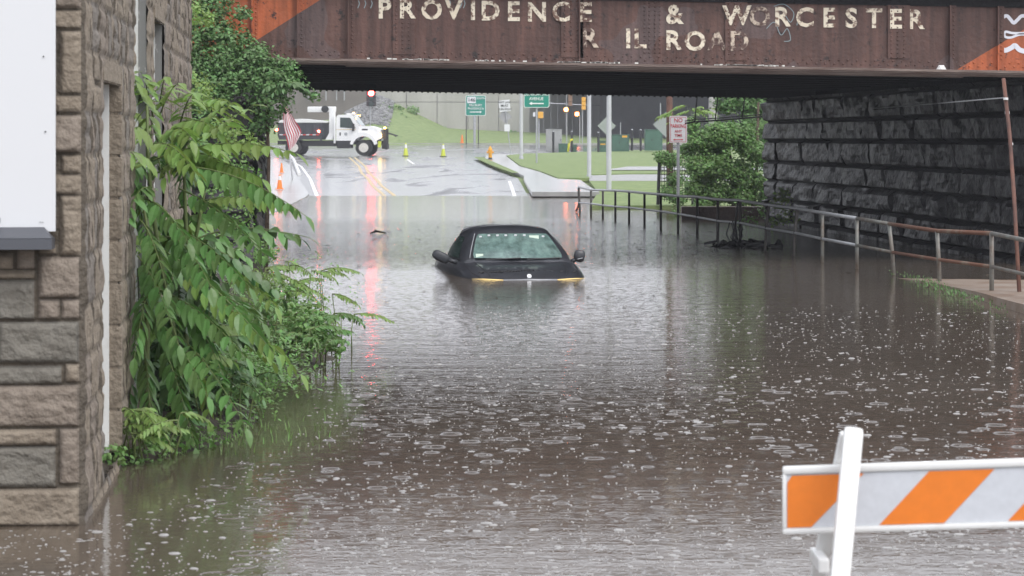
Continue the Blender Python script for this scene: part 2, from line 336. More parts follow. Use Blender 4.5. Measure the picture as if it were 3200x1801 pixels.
# ------------------------------------------------------------------ bridge
SB = .004625; YB = 37.0
def bx(x): return (x - 1600) * SB
def bz(y): return H - (y - HY) * SB
def zb(X): return 2.905 - .018 * X                     # underside of the near girder
def girder_paint():
    m = mat('flaking_maroon_girder_paint', (.085, .045, .037), .6, col2=(.135, .072, .057), vscale=1.1, bump=.25, bscale=14)
    n = m.node_tree.nodes; l = m.node_tree.links; b = n['Principled BSDF']
    base = b.inputs['Base Color'].links[0].from_socket
    tc = n.new('ShaderNodeTexCoord'); sep = n.new('ShaderNodeSeparateXYZ'); l.new(tc.outputs['Object'], sep.inputs[0])
    def math_(op, a, c, v=None):
        q = n.new('ShaderNodeMath'); q.operation = op
        for i, x in enumerate((a, c)):
            if isinstance(x, (int, float)): q.inputs[i].default_value = x
            elif x is not None: l.new(x, q.inputs[i])
        return q.outputs[0]
    X = sep.outputs[0]; Z = math_('ADD', sep.outputs[2], 2.9)
    # left orange corner: above the diagonal; right orange corner: below it
    zl = math_('ADD', math_('MULTIPLY', X, .636), 3.322 + .636 * 3.56 - 0.0)
    ml = math_('MULTIPLY', math_('GREATER_THAN', Z, zl), math_('LESS_THAN', X, 0))
    zr = math_('ADD', math_('MULTIPLY', X, .60), 2.795 - .60 * 6.40)
    mr = math_('MULTIPLY', math_('LESS_THAN', Z, zr), math_('GREATER_THAN', X, 4))
    mo = math_('MAXIMUM', ml, mr)
    mx = n.new('ShaderNodeMix'); mx.data_type = 'RGBA'; l.new(mo, mx.inputs[0]); l.new(base, mx.inputs[6]); mx.inputs[7].default_value = (.46, .125, .045, 1)
    # grey overpainted patches
    g = n.new('ShaderNodeTexNoise'); g.inputs['Scale'].default_value = .9; g.inputs['Detail'].default_value = 2; l.new(tc.outputs['Object'], g.inputs[0])
    gr = math_('MULTIPLY', math_('GREATER_THAN', g.outputs[0], .60), math_('SUBTRACT', 1, mo))
    mg = n.new('ShaderNodeMix'); mg.data_type = 'RGBA'; l.new(math_('MULTIPLY', gr, .6), mg.inputs[0]); l.new(mx.outputs[2], mg.inputs[6]); mg.inputs[7].default_value = (.13, .10, .10, 1)
    # flaked spots down to black rust
    s = n.new('ShaderNodeTexNoise'); s.inputs['Scale'].default_value = 5; s.inputs['Detail'].default_value = 8; s.inputs['Roughness'].default_value = .75; l.new(tc.outputs['Object'], s.inputs[0])
    r = n.new('ShaderNodeValToRGB'); r.color_ramp.elements[0].position = .57; r.color_ramp.elements[1].position = .63; l.new(s.outputs[0], r.inputs[0])
    mk = n.new('ShaderNodeMix'); mk.data_type = 'RGBA'; l.new(r.outputs[0], mk.inputs[0]); l.new(mg.outputs[2], mk.inputs[6]); mk.inputs[7].default_value = (.028, .02, .02, 1)
    # vertical rain streaks of lighter rust
    mp = n.new('ShaderNodeMapping'); mp.inputs['Scale'].default_value = (7, 1, .5); l.new(tc.outputs['Object'], mp.inputs[0])
    v = n.new('ShaderNodeTexNoise'); v.inputs['Scale'].default_value = 1.5; v.inputs['Detail'].default_value = 6; l.new(mp.outputs[0], v.inputs[0])
    rv = n.new('ShaderNodeValToRGB'); rv.color_ramp.elements[0].position = .35; rv.color_ramp.elements[1].position = .7
    rv.color_ramp.elements[0].color = (.62, .6, .6, 1); rv.color_ramp.elements[1].color = (1.2, 1.12, 1.1, 1); l.new(v.outputs[0], rv.inputs[0])
    mm = n.new('ShaderNodeMix'); mm.data_type = 'RGBA'; mm.blend_type = 'MULTIPLY'; mm.inputs[0].default_value = 1; l.new(mk.outputs[2], mm.inputs[6]); l.new(rv.outputs[0], mm.inputs[7])
    l.new(mm.outputs[2], b.inputs['Base Color'])
    return m
M_['girder'] = girder_paint()
M_['flange'] = mat('rusty_flange', (.13, .085, .07), .7, col2=(.24, .19, .165), vscale=4, bump=.4, bscale=20, stretch=(.4, 1, 4))
M_['under'] = mat('shade_black_steel', (.007, .007, .009), .85, var=.4, vscale=3, bump=.4, bscale=10)  # near black: shade under deck and flange is put into the steel colour
M_['cream'] = mat('flaking_cream_paint', (.78, .70, .56), .6, col2=(.16, .085, .06), vscale=11, thr=(.495, .60), detail=8)
M_['cream2'] = mat('mostly_flaked_cream_paint', (.75, .66, .52), .6, col2=(.12, .062, .048), vscale=8, thr=(.475, .56), detail=8)
M_['cream3'] = mat('nearly_gone_cream_paint', (.6, .5, .4), .6, col2=(.10, .055, .045), vscale=9, thr=(.435, .53), detail=8)
bridge = thing('railway_bridge', (0, YB, 2.9), 'maroon riveted steel plate girder railway bridge with faded cream lettering spanning the flooded road', 'bridge')
X0, X1 = -9.5, 12.5
def slant(mb, x0, x1, y0, y1, a, b, xf=None):             # a box that follows the slope of the girder
    n = 2; vs = []
    for x in (x0, x1):
        for (y, z) in ((y0, a), (y1, a), (y1, b), (y0, b)): vs.append((x, y, zb(x) + z))
    mb.add(vs, [(0, 1, 2, 3), (7, 6, 5, 4), (0, 4, 5, 1), (1, 5, 6, 2), (2, 6, 7, 3), (3, 7, 4, 0)]); return mb
m = MB(); slant(m, X0, X1, YB, YB + .02, .05, 1.25); m.build('web_plate', M_['girder'], bridge)
m = MB(); slant(m, X0, X1, YB - .22, YB - .012, -.02, .018); slant(m, X0, X1, YB - .20, YB + .2, -.045, -.022); slant(m, X0, 9.2, YB - .17, YB + .15, -.07, -.047)
slant(m, -2.4, 6.5, YB - .14, YB + .15, -.09, -.072)
m.build('bottom_flange', M_['flange'], bridge)
m = MB(); slant(m, X0, X1, YB - .018, YB - .002, .02, .17); m.build('bottom_angle', M_['girder'], bridge)
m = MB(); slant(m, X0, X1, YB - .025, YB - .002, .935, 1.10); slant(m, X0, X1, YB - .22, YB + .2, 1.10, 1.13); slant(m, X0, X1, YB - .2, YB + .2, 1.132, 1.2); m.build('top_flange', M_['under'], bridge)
# stiffeners: plain angle (plates standing out) and wide riveted splice plates
STIFF = [(790, 0), (932, 0), (1090, 0), (1232, 1), (1758, 1), (1812, 0), (2014, 2), (2270, 1), (2778, 1), (2968, 0), (3117, 0), (640, 0)]
for px, k in STIFF:
    m = MB(); X = bx(px)
    if k == 2: continue
    if k == 0: slant(m, X - .012, X + .004, YB - .10, YB - .018, .02, .95); slant(m, X + .004, X + .09, YB - .034, YB - .018, .02, .95)
    else: slant(m, X - .02, X + .30 , YB - .034, YB - .018, .172 if px in (2778,) else .10, .94)
    m.build('splice_plate' if k else 'stiffener', M_['girder'], bridge)
def dome(mb, c, r):
    vs = [c + Vector((0, -r * .75, 0))]
    for k in range(6): t = k * math.pi / 3; vs.append(c + Vector((r * math.cos(t), 0, r * math.sin(t))))
    vs2 = [c + Vector((r * .7 * math.cos(k * math.pi / 3), -r * .5, r * .7 * math.sin(k * math.pi / 3))) for k in range(6)]
    allv = vs + vs2
    fs = [(0, 7 + k, 7 + (k + 1) % 6) for k in range(6)] + [(7 + k, 1 + k, 1 + (k + 1) % 6, 7 + (k + 1) % 6) for k in range(6)]
    mb.add(allv, fs)
m = MB()
k = 0; x = X0 + .05
while x < X1:
    dome(m, Vector((x, YB - .018, zb(x) + .13)), .017); dome(m, Vector((x + .065, YB - .018, zb(x) + .075)), .017); x += .13
for px, k in STIFF:
    X = bx(px)
    for j in range(13):
        z = .19 + j * .06
        for dx in ((.05,) if k == 0 else (.03, .12, .21) if k == 1 else (.0, .07, .15, .22)):
            dome(m, Vector((X + dx, YB - (.034 if k < 2 else .002), zb(X) + z)), .016)
m.build('rivets', M_['girder'], bridge, smooth=True, fix=False)['kind'] = 'stuff'
# cream lettering, one child per letter
LET = [('P', 1201, 31, 0), ('R', 1271, 31, 0), ('O', 1349, 34, 1), ('V', 1418, 35, 1), ('I', 1478, 36, 0), ('D', 1532, 37, 0), ('E', 1604, 39, 0), ('N', 1678, 41, 0), ('C', 1753, 41, 0), ('E', 1829, 42, 1),
       ('&', 2107, 48, 0), ('W', 2302, 52, 0), ('O', 2374, 55, 2), ('R', 2443, 56, 0), ('C', 2515, 58, 1), ('E', 2590, 59, 0), ('S', 2660, 60, 0), ('T', 2731, 61, 0), ('E', 2797, 63, 0), ('R', 2861, 64, 0),
       ('R', 1842, 122, 2), ('I', 1963, 124, 0), ('L', 1999, 124, 1), ('R', 2103, 129, 0), ('O', 2172, 132, 0), ('A', 2241, 130, 2), ('D', 2309, 132, 2)]
for ch, px, py, k in LET:
    t = text_mb(ch, .385, (bx(px), YB - (.039 if abs(px - 1829) < 20 or abs(px - 2797) < 25 or abs(px-1271)<20 or abs(px-1753)<10 or abs(px - 2302) < 20 or abs(px-2309)<30 or px in (1842,) else .008), bz(py)), .006, .011, xs=.98)
    t.build('letter', M_[('cream', 'cream2', 'cream3')[k]], bridge, fix=False)
# sprayed graffiti on the right and thin blue scribbles
def ribbon3(mb, pts, wd, y):
    P = []
    for i in range(len(pts) - 1):
        p0 = pts[max(0, i - 1)]; p1 = pts[i]; p2 = pts[i + 1]; p3 = pts[min(len(pts) - 1, i + 2)]
        for k in range(6):
            t = k / 6
            P.append(tuple(.5 * ((2 * p1[j]) + (-p0[j] + p2[j]) * t + (2 * p0[j] - 5 * p1[j] + 4 * p2[j] - p3[j]) * t * t + (-p0[j] + 3 * p1[j] - 3 * p2[j] + p3[j]) * t ** 3) for j in (0, 1)))
    P.append(pts[-1]); o = len(mb.v)
    for i, p in enumerate(P):
        a = P[max(0, i - 1)]; b = P[min(len(P) - 1, i + 1)]; d = Vector((b[0] - a[0], b[1] - a[1])); d = d.normalized() if d.length > 1e-6 else Vector((1, 0))
        mb.v += [Vector((bx(p[0]) - d.y * wd / 2, y, bz(p[1]) - d.x * wd / 2)), Vector((bx(p[0]) + d.y * wd / 2, y, bz(p[1]) + d.x * wd / 2))]
    mb.f += [(o + 2 * i, o + 2 * i + 1, o + 2 * i + 3, o + 2 * i + 2) for i in range(len(P) - 1)]
m = MB()
ribbon3(m, [(3124, 92), (3128, 62), (3145, 50), (3158, 62), (3168, 72), (3180, 62), (3196, 50), (3230, 60)], .05, YB - .005)
ribbon3(m, [(3235, 100), (3200, 104), (3165, 104), (3142, 100), (3140, 114), (3158, 118), (3190, 108), (3235, 112)], .035, YB - .0065)
ribbon3(m, [(3123, 148), (3140, 158), (3160, 150), (3172, 143), (3190, 158), (3235, 166)], .07, YB - .008)
m.build('graffiti', mat('white_spray_paint', (.72, .73, .8), .5), bridge)
psc = mat('pale_blue_spray_paint', (.24, .30, .32), .6)
m = MB()
ribbon3(m, [(2418, 20), (2450, 14), (2480, 40), (2470, 70), (2450, 40)], .012, YB - .005); m.build('scribble', psc, bridge); m = MB()
ribbon3(m, [(2490, 80), (2500, 40), (2520, 25), (2540, 30)], .012, YB - .0065); m.build('scribble', psc, bridge); m = MB()
ribbon3(m, [(2395, 90), (2420, 70), (2440, 110), (2460, 90), (2470, 125), (2450, 130)], .012, YB - .008); m.build('scribble', psc, bridge)
for x in (1120, 1140, 1160, 1405, 1440, 1450): m = MB(); ribbon3(m, [(x, 2), (x + 3, 12), (x - 2, 26)], .014, YB - .005); m.build('scribble', psc, bridge)
pass
# droppings and flakes on the ledge
m = MB()
for i in range(150):
    c = random.choice([1300, 1330, 1560, 1780, 1830, 1870, 2280, 2330, 2400]); px = random.gauss(c, 45); X = bx(px)
    a = random.uniform(.01, .035); z0 = zb(X) + .018
    m.box(X - a, X + a, YB - .21, YB - .21 + random.uniform(.05, .17), z0, z0 + random.uniform(.006, .022))
m.build('droppings', mat('white_droppings', (.7, .7, .66), .8), bridge)['kind'] = 'stuff'
m = MB(); dome(m, Vector((bx(2938), YB - .1, zb(bx(2938)) + .018)), .075); m.build('litter', M_['white'], bridge)
# deck: floor, cross beams, bearing girder at the back, track
def slab(mb, x0, x1, y0, y1, a, b): return slant(mb, x0, x1, y0, y1, a, b)
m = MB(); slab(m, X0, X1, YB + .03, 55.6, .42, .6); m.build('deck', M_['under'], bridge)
for i in range(12):
    y = YB + 1.0 + i * 1.55; m = MB(); slab(m, X0, X1, y, y + .012, .08, .42); slab(m, X0, X1, y - .12, y + .13, .05, .078)
    m.build('floor_beam', M_['under'], bridge)
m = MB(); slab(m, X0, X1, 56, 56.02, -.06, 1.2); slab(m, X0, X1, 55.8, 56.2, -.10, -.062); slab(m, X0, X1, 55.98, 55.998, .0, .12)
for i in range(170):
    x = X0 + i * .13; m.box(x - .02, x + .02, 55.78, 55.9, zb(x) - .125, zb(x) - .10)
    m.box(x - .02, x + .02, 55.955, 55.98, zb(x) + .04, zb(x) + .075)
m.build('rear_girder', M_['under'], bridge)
M_['ballast'] = mat('track_ballast', (.12, .11, .10), .95, var=.4, vscale=6, bump=1, bscale=12)
m = MB(); slab(m, X0, X1, 37.6, 55.5, .602, .9); m.build('ballast', M_['ballast'], bridge)
for y in (41, 42.5, 49, 50.5):
    m = MB(); slab(m, X0, X1, y, y + .07, .95, 1.1); m.build('rail', M_['flange'], bridge)

# abutments of rough granite courses
def masonry(p0, p1, z0, z1, course, lens, cell, disp, joint, seed, side, tone, rough=1.0, tilt=0):
    """wall from p0 to p1; returns MB; side = +1 / -1 picks the outward normal"""
    rnd = random.Random(seed); d = Vector((p1[0] - p0[0], p1[1] - p0[1], 0)); L = d.length; d.normalize(); nrm = Vector((d.y, -d.x, 0)) * side
    rows = []; z = z0
    while z < z1:
        h = course * rnd.uniform(.88, 1.1); st = []; u = -rnd.uniform(0, lens[1])
        while u < L:
            ln = rnd.uniform(*lens); t = rnd.uniform(.72, 1.2); st.append((u, u + ln, t, rnd.uniform(-.35, .35), rnd.uniform(-.3, .4))); u += ln
        rows.append((z, z + h, st)); z += h
    nu = int(L / cell); nv = int((z1 - z0) / cell); mb = MB(); mb.c = []
    info = {}
    for j in range(nv + 1):
        zz = z0 + (z1 - z0) * j / nv
        row = next(r for r in rows if r[0] <= zz < r[1] + 1e-6)
        for i in range(nu + 1):
            u = L * i / nu; s = next((q for q in row[2] if q[0] <= u < q[1]), row[2][-1])
            e = min(zz - row[0], row[1] - zz, u - s[0], s[1] - u)
            k = min(1, max(0, e / joint)); k = k * k * (3 - 2 * k)
            n = fbm(u * 1.0 + seed, zz * 2.6, s[2] * 30, 5)
            fu = (u - s[0]) / (s[1] - s[0]) - .5; fz = (zz - row[0]) / (row[1] - row[0]) - .5
            hgt = disp * (k * (.75 + rough * .55 * n + s[3] * fu + s[4] * fz * 1.0) - .15)
            mb.v.append(Vector((p0[0], p0[1], zz)) + d * u + nrm * hgt)
            info[(i, j)] = (s[2], k)
    for j in range(nv):
        for i in range(nu):
            mb.f.append((j * (nu + 1) + i, j * (nu + 1) + i + 1, (j + 1) * (nu + 1) + i + 1, (j + 1) * (nu + 1) + i))
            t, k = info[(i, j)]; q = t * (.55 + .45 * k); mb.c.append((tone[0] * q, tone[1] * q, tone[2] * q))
    return mb
M_['granite'] = mat('wet_granite', (1, 1, 1), .48, col2=(.42, .40, .38), vscale=2.2, bump=.5, bscale=14, attr='tone', spec=.5)
nearR, farR = (7.42, 36.6), (5.62, 56.2)
ab = thing('stone_abutment', (6.5, 46, -.5), 'dark wet granite block abutment under the bridge on the right', 'wall')
masonry(farR, nearR, -.3, 2.68, .43, (1.2, 2.7), .05, .16, .05, 3, 1, (.016, .0158, .019)).build('stone_face', M_['granite'], ab, fix=False)  # face tone near black: shade below the deck put into the colour
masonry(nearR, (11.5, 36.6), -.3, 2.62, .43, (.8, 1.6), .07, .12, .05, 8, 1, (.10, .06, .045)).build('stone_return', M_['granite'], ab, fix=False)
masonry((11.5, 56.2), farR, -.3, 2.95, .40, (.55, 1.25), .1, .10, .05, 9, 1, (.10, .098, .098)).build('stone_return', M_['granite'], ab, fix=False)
m = MB(); m.add([(nearR[0] + .12, 36.75, -.5), (11.6, 36.75, -.5), (11.6, 56, -.5), (farR[0] + .12, 56, -.5), (nearR[0] + .12, 36.75, 2.6), (11.6, 36.75, 2.6), (11.6, 56, 2.6), (farR[0] + .12, 56, 2.6)],
    [(0, 3, 2, 1), (4, 5, 6, 7), (0, 1, 5, 4), (1, 2, 6, 5), (2, 3, 7, 6), (3, 0, 4, 7)]); m.add([(8.1, 37.3, 2.61), (12.4, 37.3, 2.61), (12.4, 55.6, 2.61), (6.6, 55.6, 2.61), (8.1, 37.3, 3.12), (12.4, 37.3, 3.12), (12.4, 55.6, 3.12), (6.6, 55.6, 3.12)],
    [(0, 3, 2, 1), (4, 5, 6, 7), (0, 1, 5, 4), (1, 2, 6, 5), (2, 3, 7, 6), (3, 0, 4, 7)]); m.build('core', M_['under'], ab)
# left-hand abutment
nearL, farL = (-3.75, 37.0), (-5.45, 56.2)
ab2 = thing('stone_abutment', (-5, 46, -.5), 'dark granite abutment half hidden by vines on the left bank', 'wall')
masonry(nearL, farL, -.5, 2.9, .40, (.55, 1.25), .09, .14, .05, 13, 1, (.10, .095, .09)).build('stone_face', M_['granite'], ab2, fix=False)
masonry((-5.2, 36.6), nearL, -.5, 2.62, .40, (.5, .9), .045, .14, .05, 15, 1, (.085, .08, .088)).build('stone_return', M_['granite'], ab2, fix=False)
m = MB(); m.add([(-9, 37, -.5), (-3.85, 37, -.5), (-5.55, 56, -.5), (-11, 56, -.5), (-9, 37, 2.6), (-3.85, 37, 2.6), (-5.55, 56, 2.9), (-11, 56, 2.9)],
    [(0, 3, 2, 1), (4, 5, 6, 7), (0, 1, 5, 4), (1, 2, 6, 5), (2, 3, 7, 6), (3, 0, 4, 7)]); m.build('core', M_['under'], ab2)

# ------------------------------------------------------------------ railing
rail = thing('pipe_railing', (5.4, 30, 0), 'low bent pipe railing with two rails running beside the flooded walk', 'railing')
POSTS = [(1809, 1813, 585, 634, 664), (1847, 1847, 594, 637, 672), (1884, 1884, 595, 642, 680), (1923, 1923, 596, 646, 694), (1966, 1966, 599, 649, 697), (2014, 2014, 604, 655, 691), (2065, 2065, 608, 661, 714),
         (2119, 2119, 613, 669, 722), (2179, 2179, 616, 679, 744), (2243, 2243, 624, 691, 749), (2313, 2313, 627, 697, 767), (2402, 2389, 641, 714, 784), (2492, 2478, 652, 728, 800), (2570, 2570, 666, 747, 828),
         (2678, 2678, 683, 767, 840), (2778, 2797, 700, 789, 862), (2928, 2938, 722, 812, 884), (3099, 3099, 730, 834, 920), (3320, 3320, 775, 885, 985)]
DD = [63, 61, 58.8, 56.6, 54.6, 52.8, 51, 49.2, 47.4, 45.6, 43.6, 41.5, 39.6, 37.6, 35.8, 34.1, 32.2, 29.3, 26.6]
top, mid = [], []
for (xt, xb, yt, ym, yb), D in zip(POSTS, DD):
    T = W(xt, yt, D); Mi = W(lerp(xt, xb, .55), ym, D); B = W(xb, yb, D); B.z = -.25
    top.append(T); mid.append(Mi)
    m = MB(); m.tube([B, Mi, T], .025 if D > 38 else .027, 8); m.build('post', M_['darkpipe'] if D > 39 else M_['pipe'], rail, smooth=True)
for nm, P in (('top_rail', top), ('middle_rail', mid)):
    for a, b, mt in ((0, 14, 'greysteel'), (14, 15, 'pipe'), (15, 17, 'rust'), (17, 18, 'pipe')):
        m = MB(); m.tube(P[a:b + 1], .026 if nm == 'top_rail' else .022, 8); m.build(nm, M_[mt], rail, smooth=True)
m = MB(); m.tube([top[0] + Vector((0, 0, 0)), W(1808, 600, 63), W(1811, 634, 63), W(1800, 662, 63)], .028, 8); m.build('bent_end', M_['darkpipe'], rail, smooth=True)

# rusty pole on the right walk
rp = thing('rusty_pole', (XP(3185, 29), 29, 0), 'leaning rusty steel pole with pale tape bands at the right edge', 'pole')
m = MB(); m.tube([W(3136, 247, 30.5), W(3155, 420, 30.1), W(3168, 600, 29.7), W(3186, 925, 29)], .024, 10); m.build('shaft', mat('rust_brown_paint', (.17, .075, .05), .7, col2=(.07, .035, .03), vscale=3), rp, smooth=True)
for y in (309, 352, 450):
    m = MB(); c = W(lerp(3136, 3158, (y - 247) / 200), y, 30.3); m.tube([c - Vector((0, 0, .014)), c + Vector((0, 0, .014))], .029, 10); m.build('tape_band', M_['white'], rp)

# sagging cable hung from the rear girder
cb = thing('hanging_cable', (4, 56.5, 1.5), 'black utility cable sagging below the bridge on wire hangers', 'cable')
CP = [(2140, 386), (2171, 381), (2235, 377), (2319, 370), (2410, 362), (2484, 353), (2560, 344), (2700, 334), (2900, 318), (3060, 305), (3200, 300)]
m = MB(); P = [W(x, y, lerp(57.2, 40, max(0, (x - 2484) / 716))) for x, y in CP]; m.tube([Vector((min(p.x, 12), p.y, p.z)) for p in P[:7]], .022, 6); m.tube([p + Vector((0, 0, .05)) for p in P[:7]], .014, 6)
m.build('cable', M_['black'], cb)
for x, y in CP[1:6]:
    m = MB(); p = W(x, y, 57.2); m.tube([p, Vector((p.x, p.y - .9, 2.85))], .014, 5); m.build('hanger', M_['black'], cb)
m = MB(); m.tube([W(2545, 346, 54), W(2750, 338, 45), W(2950, 322, 37), W(3143, 306, 30.3)], .008, 5); m.build('cable', M_['greysteel'], cb)

# ------------------------------------------------------------------ stone-faced building on the left
bd = thing('stone_building', (-2.03, 12.06, 0), 'tan and grey stone faced building at the left edge with narrow white trimmed openings', 'building')
M_['stone'] = mat('tan_rock_face', (1, 1, 1), .8, col2=(.72, .7, .68), vscale=9, bump=.5, bscale=35, attr='tone')
C0 = Vector((-2.03, 12.06, 0)); sd = Vector((-.078, 1, 0)).normalized(); fd = Vector((-1, -.078, 0)).normalized(); sn_ = Vector((1, .078, 0)).normalized(); fn_ = Vector((.078, -1, 0)).normalized()
TAN, GREY, PINK = (.275, .23, .178), (.205, .192, .165), (.265, .222, .182)
ZT = 3.7; SX = 12.06 / 8000
FR = [(262, -60, 365, 128, 0), (172, 95, 245, 126, 0), (172, 138, 338, 305, 2), (0, 125, 70, 190, 0), (82, 97, 158, 190, 2), (0, 197, 155, 228, 0), (0, 237, 158, 393, 1), (172, 315, 255, 393, 2), (262, 315, 338, 393, 2),
      (-200, 403, -4, 568, 0), (8, 403, 332, 568, 1), (-200, 590, 267, 657, 1), (277, 578, 337, 650, 0), (-200, 667, 332, 832, 2), (-200, 843, 242, 908, 0), (-200, 918, 242, 1080, 1), (255, 843, 337, 1070, 2), (-200, 1090, 337, 1240, 0), (-200, 1250, 337, 1420, 0)]
stones = []                                       # (u0,u1,z0,z1,tone) on the front face, u to the left of the corner
for a, b, c, d, t in FR: stones.append(((258 - c / 1.317) * SX, (258 - a / 1.317) * SX, H - (700 + d / 1.317 - HY) * SX, H - (700 + b / 1.317 - HY) * SX, (TAN, GREY, PINK)[t]))
for a, b, c, d in [(300, -60, 470, 50), (300, 62, 470, 165), (358, 180, 470, 527), (300, 548, 470, 640), (300, 655, 470, 865), (365, 885, 470, 980), (300, 995, 470, 1100), (358, 1115, 470, 1445)]:
    stones.append(((258 - c / 1.813) * SX, (258 - a / 1.813) * SX, H - (d / 1.813 - HY) * SX, H - (b / 1.813 - HY) * SX, random.choice([TAN, TAN, PINK])))
rnd = random.Random(5); z = 2.44
while z < ZT:
    h = rnd.choice([.12, .2, .28]); u = 0
    while u < 3: l_ = rnd.uniform(.2, .45); stones.append((u + .006, u + l_ - .006, z + .006, z + h - .006, rnd.choice([TAN, GREY, PINK]))); u += l_
    z += h
z = .3
while z < 2.4:                                    # behind and left of the panel
    h = rnd.choice([.12, .2, .28]); u = .30 if z > 1.3 else .62
    while u < 3: l_ = rnd.uniform(.2, .45); stones.append((u + .006, u + l_ - .006, z + .006, z + h - .006, rnd.choice([TAN, GREY, PINK]))); u += l_
    z += h
def rockwall(org, d, nrm, L, z0, z1, cell, stones, disp, seed, holes=()):
    mb = MB(); nu = int(L / cell); nv = int((z1 - z0) / cell); keep = {}; cols = {}
    bk = {}
    for s in stones:
        for j in range(int((s[2] - .02 - z0) / .2), int((s[3] + .02 - z0) / .2) + 1): bk.setdefault(j, []).append(s)
    for j in range(nv + 1):
        z = z0 + j * cell; cand = bk.get(int((z - z0) / .2), [])
        for i in range(nu + 1):
            u = i * cell; best = None; e = -1
            for s in cand:
                if s[0] <= u <= s[1] and s[2] <= z <= s[3]:
                    e = min(u - s[0] if s[0] > .003 else .1, s[1] - u, z - s[2], s[3] - z); best = s; break
            if best:
                k = min(1, e / .017); k = math.sqrt(k); hs_ = (best[0] * 37 + best[2] * 91)
                n = fbm(u * 5 + hs_, z * 7, hs_, 4); rid = abs(fbm(u * 3.2 + hs_, z * 5 + 9, hs_ + 5, 3))
                hgt = disp * (.25 + k * (.55 + .28 * n - .5 * rid)); c = best[4]; q = .62 + .38 * k
            else: hgt = 0; c = TAN; q = .42 + .1 * fbm(u * 8, z * 8)
            if u < .02: hgt *= u / .02
            mb.v.append(org + Vector((0, 0, z)) + d * u + nrm * hgt); cols[(i, j)] = tuple(v * q for v in c)
    for j in range(nv):
        for i in range(nu):
            u = (i + .5) * cell; z = z0 + (j + .5) * cell
            if any(a < u < b and c < z < e for a, b, c, e in holes): continue
            mb.f.append((j * (nu + 1) + i, j * (nu + 1) + i + 1, (j + 1) * (nu + 1) + i + 1, (j + 1) * (nu + 1) + i)); mb.c.append(cols[(i, j)])
    return mb
rockwall(C0, fd, fn_, 1.6, -.15, ZT, .009, stones, .042, 1).build('front_wall', M_['stone'], bd, smooth=True, fix=False)
# side wall: u = distance along the wall from the corner; openings (u0,u1,z0,z1)
HOLES = [(1.0, 2.16, .08, 2.12), (3.36, 4.52, .35, 3.3), (5.26, 6.28, 1.1, 2.64)]
side = []; z = -.2; rnd = random.Random(11)
while z < ZT:
    h = rnd.choice([.2, .24, .3]); u = 0
    while u < 11:
        l_ = rnd.choice([.14, .2, .3, .42]); t = rnd.choice([TAN, TAN, PINK, (.22, .195, .17)]); sp = rnd.random() < .45 and l_ > .2
        for a, b in (((z, z + h * .5), (z + h * .5, z + h)) if sp else ((z, z + h),)): side.append((u + .005, u + l_ - .005, a + .006, b - .006, t))
        u += l_
    z += h
rockwall(C0, sd, sn_, 10.6, -.15, ZT, .02, side, .036, 2, HOLES).build('side_wall', M_['stone'], bd, smooth=True, fix=False)
m = MB(); 
def wallbox(mb, u0, u1, n0, n1, z0, z1):          # box in wall coordinates, n = outwards
    P = lambda u, n: C0 + sd * u + sn_ * n
    a, b, c, d = P(u0, n0), P(u1, n0), P(u1, n1), P(u0, n1); up = Vector((0, 0, 1))
    return mb.add([q + up * z0 for q in (a, b, c, d)] + [q + up * z1 for q in (a, b, c, d)], [(0, 3, 2, 1), (4, 5, 6, 7), (0, 1, 5, 4), (1, 2, 6, 5), (2, 3, 7, 6), (3, 0, 4, 7)])
wallbox(m, .3, 10.5, -1.4, -.16, -.2, ZT); m.build('core', M_['soil'], bd)
M_['jamb'] = mat('weathered_grey_jamb', (.19, .19, .185), .8, col2=(.55, .54, .52), vscale=9, thr=(.6, .66), stretch=(1, 1, .6))
for u0, u1, z0, z1 in HOLES:
    wd = thing('x', (0, 0, 0), None, None); bpy.data.objects.remove(wd)
    m = MB(); wallbox(m, u0 + .02, u1 - .02, -.155, -.13, z0, z1); fr = m.build('window', M_['glass'], bd)
    m = MB()
    for a, b in ((u1 - .05, u1), (u0, u0 + .05)): wallbox(m, a, b, -.128, -.036, z0, z1)
    wallbox(m, u0 + .051, u1 - .051, -.128, -.07, z1 - .06, z1); wallbox(m, u0 + .051, u1 - .051, -.128, -.07, z0, z0 + .05)
    m.build('frame', M_['white'], fr)
    m = MB(); wallbox(m, u1 - .02, u1 + .05, -.034, .012, z0, z1); m.build('jamb', M_['jamb'] if u0 > 3 else M_['stone'], bd) if u0 > 3 else None
    if u0 < 3:                                     # stacked stone jamb of the first opening
        zz = z0
        k = 0
        while zz < z1 - .02:
            h = .235
            m.bbox(-.03, .03, -.05, .05, .004, h - .008, .016, Matrix.Translation(C0 + sd * (u1 + .0) + sn_ * (-.015) + Vector((0, 0, zz))) @ Matrix.Rotation(math.atan2(-sn_.x, sn_.y) + math.pi, 4, 'Z')); zz += h; k += 1
        m.c = [tuple(v * .95 for v in TAN)] * len(m.f)
        m.build('jamb', M_['stone'], bd, smooth='auto')
    if u0 > 3: m = MB(); wallbox(m, u0 - .06, u1 + .08, -.14, .045, z0 - .07, z0 + .002); m.build('sill', M_['concrete'], bd)
    m = MB(); wallbox(m, u0 - .05, u1 + .08, -.14, .03, z1 - .002, z1 + .10); m.c = [TAN] * 6; m.build('lintel', M_['stone'], bd)
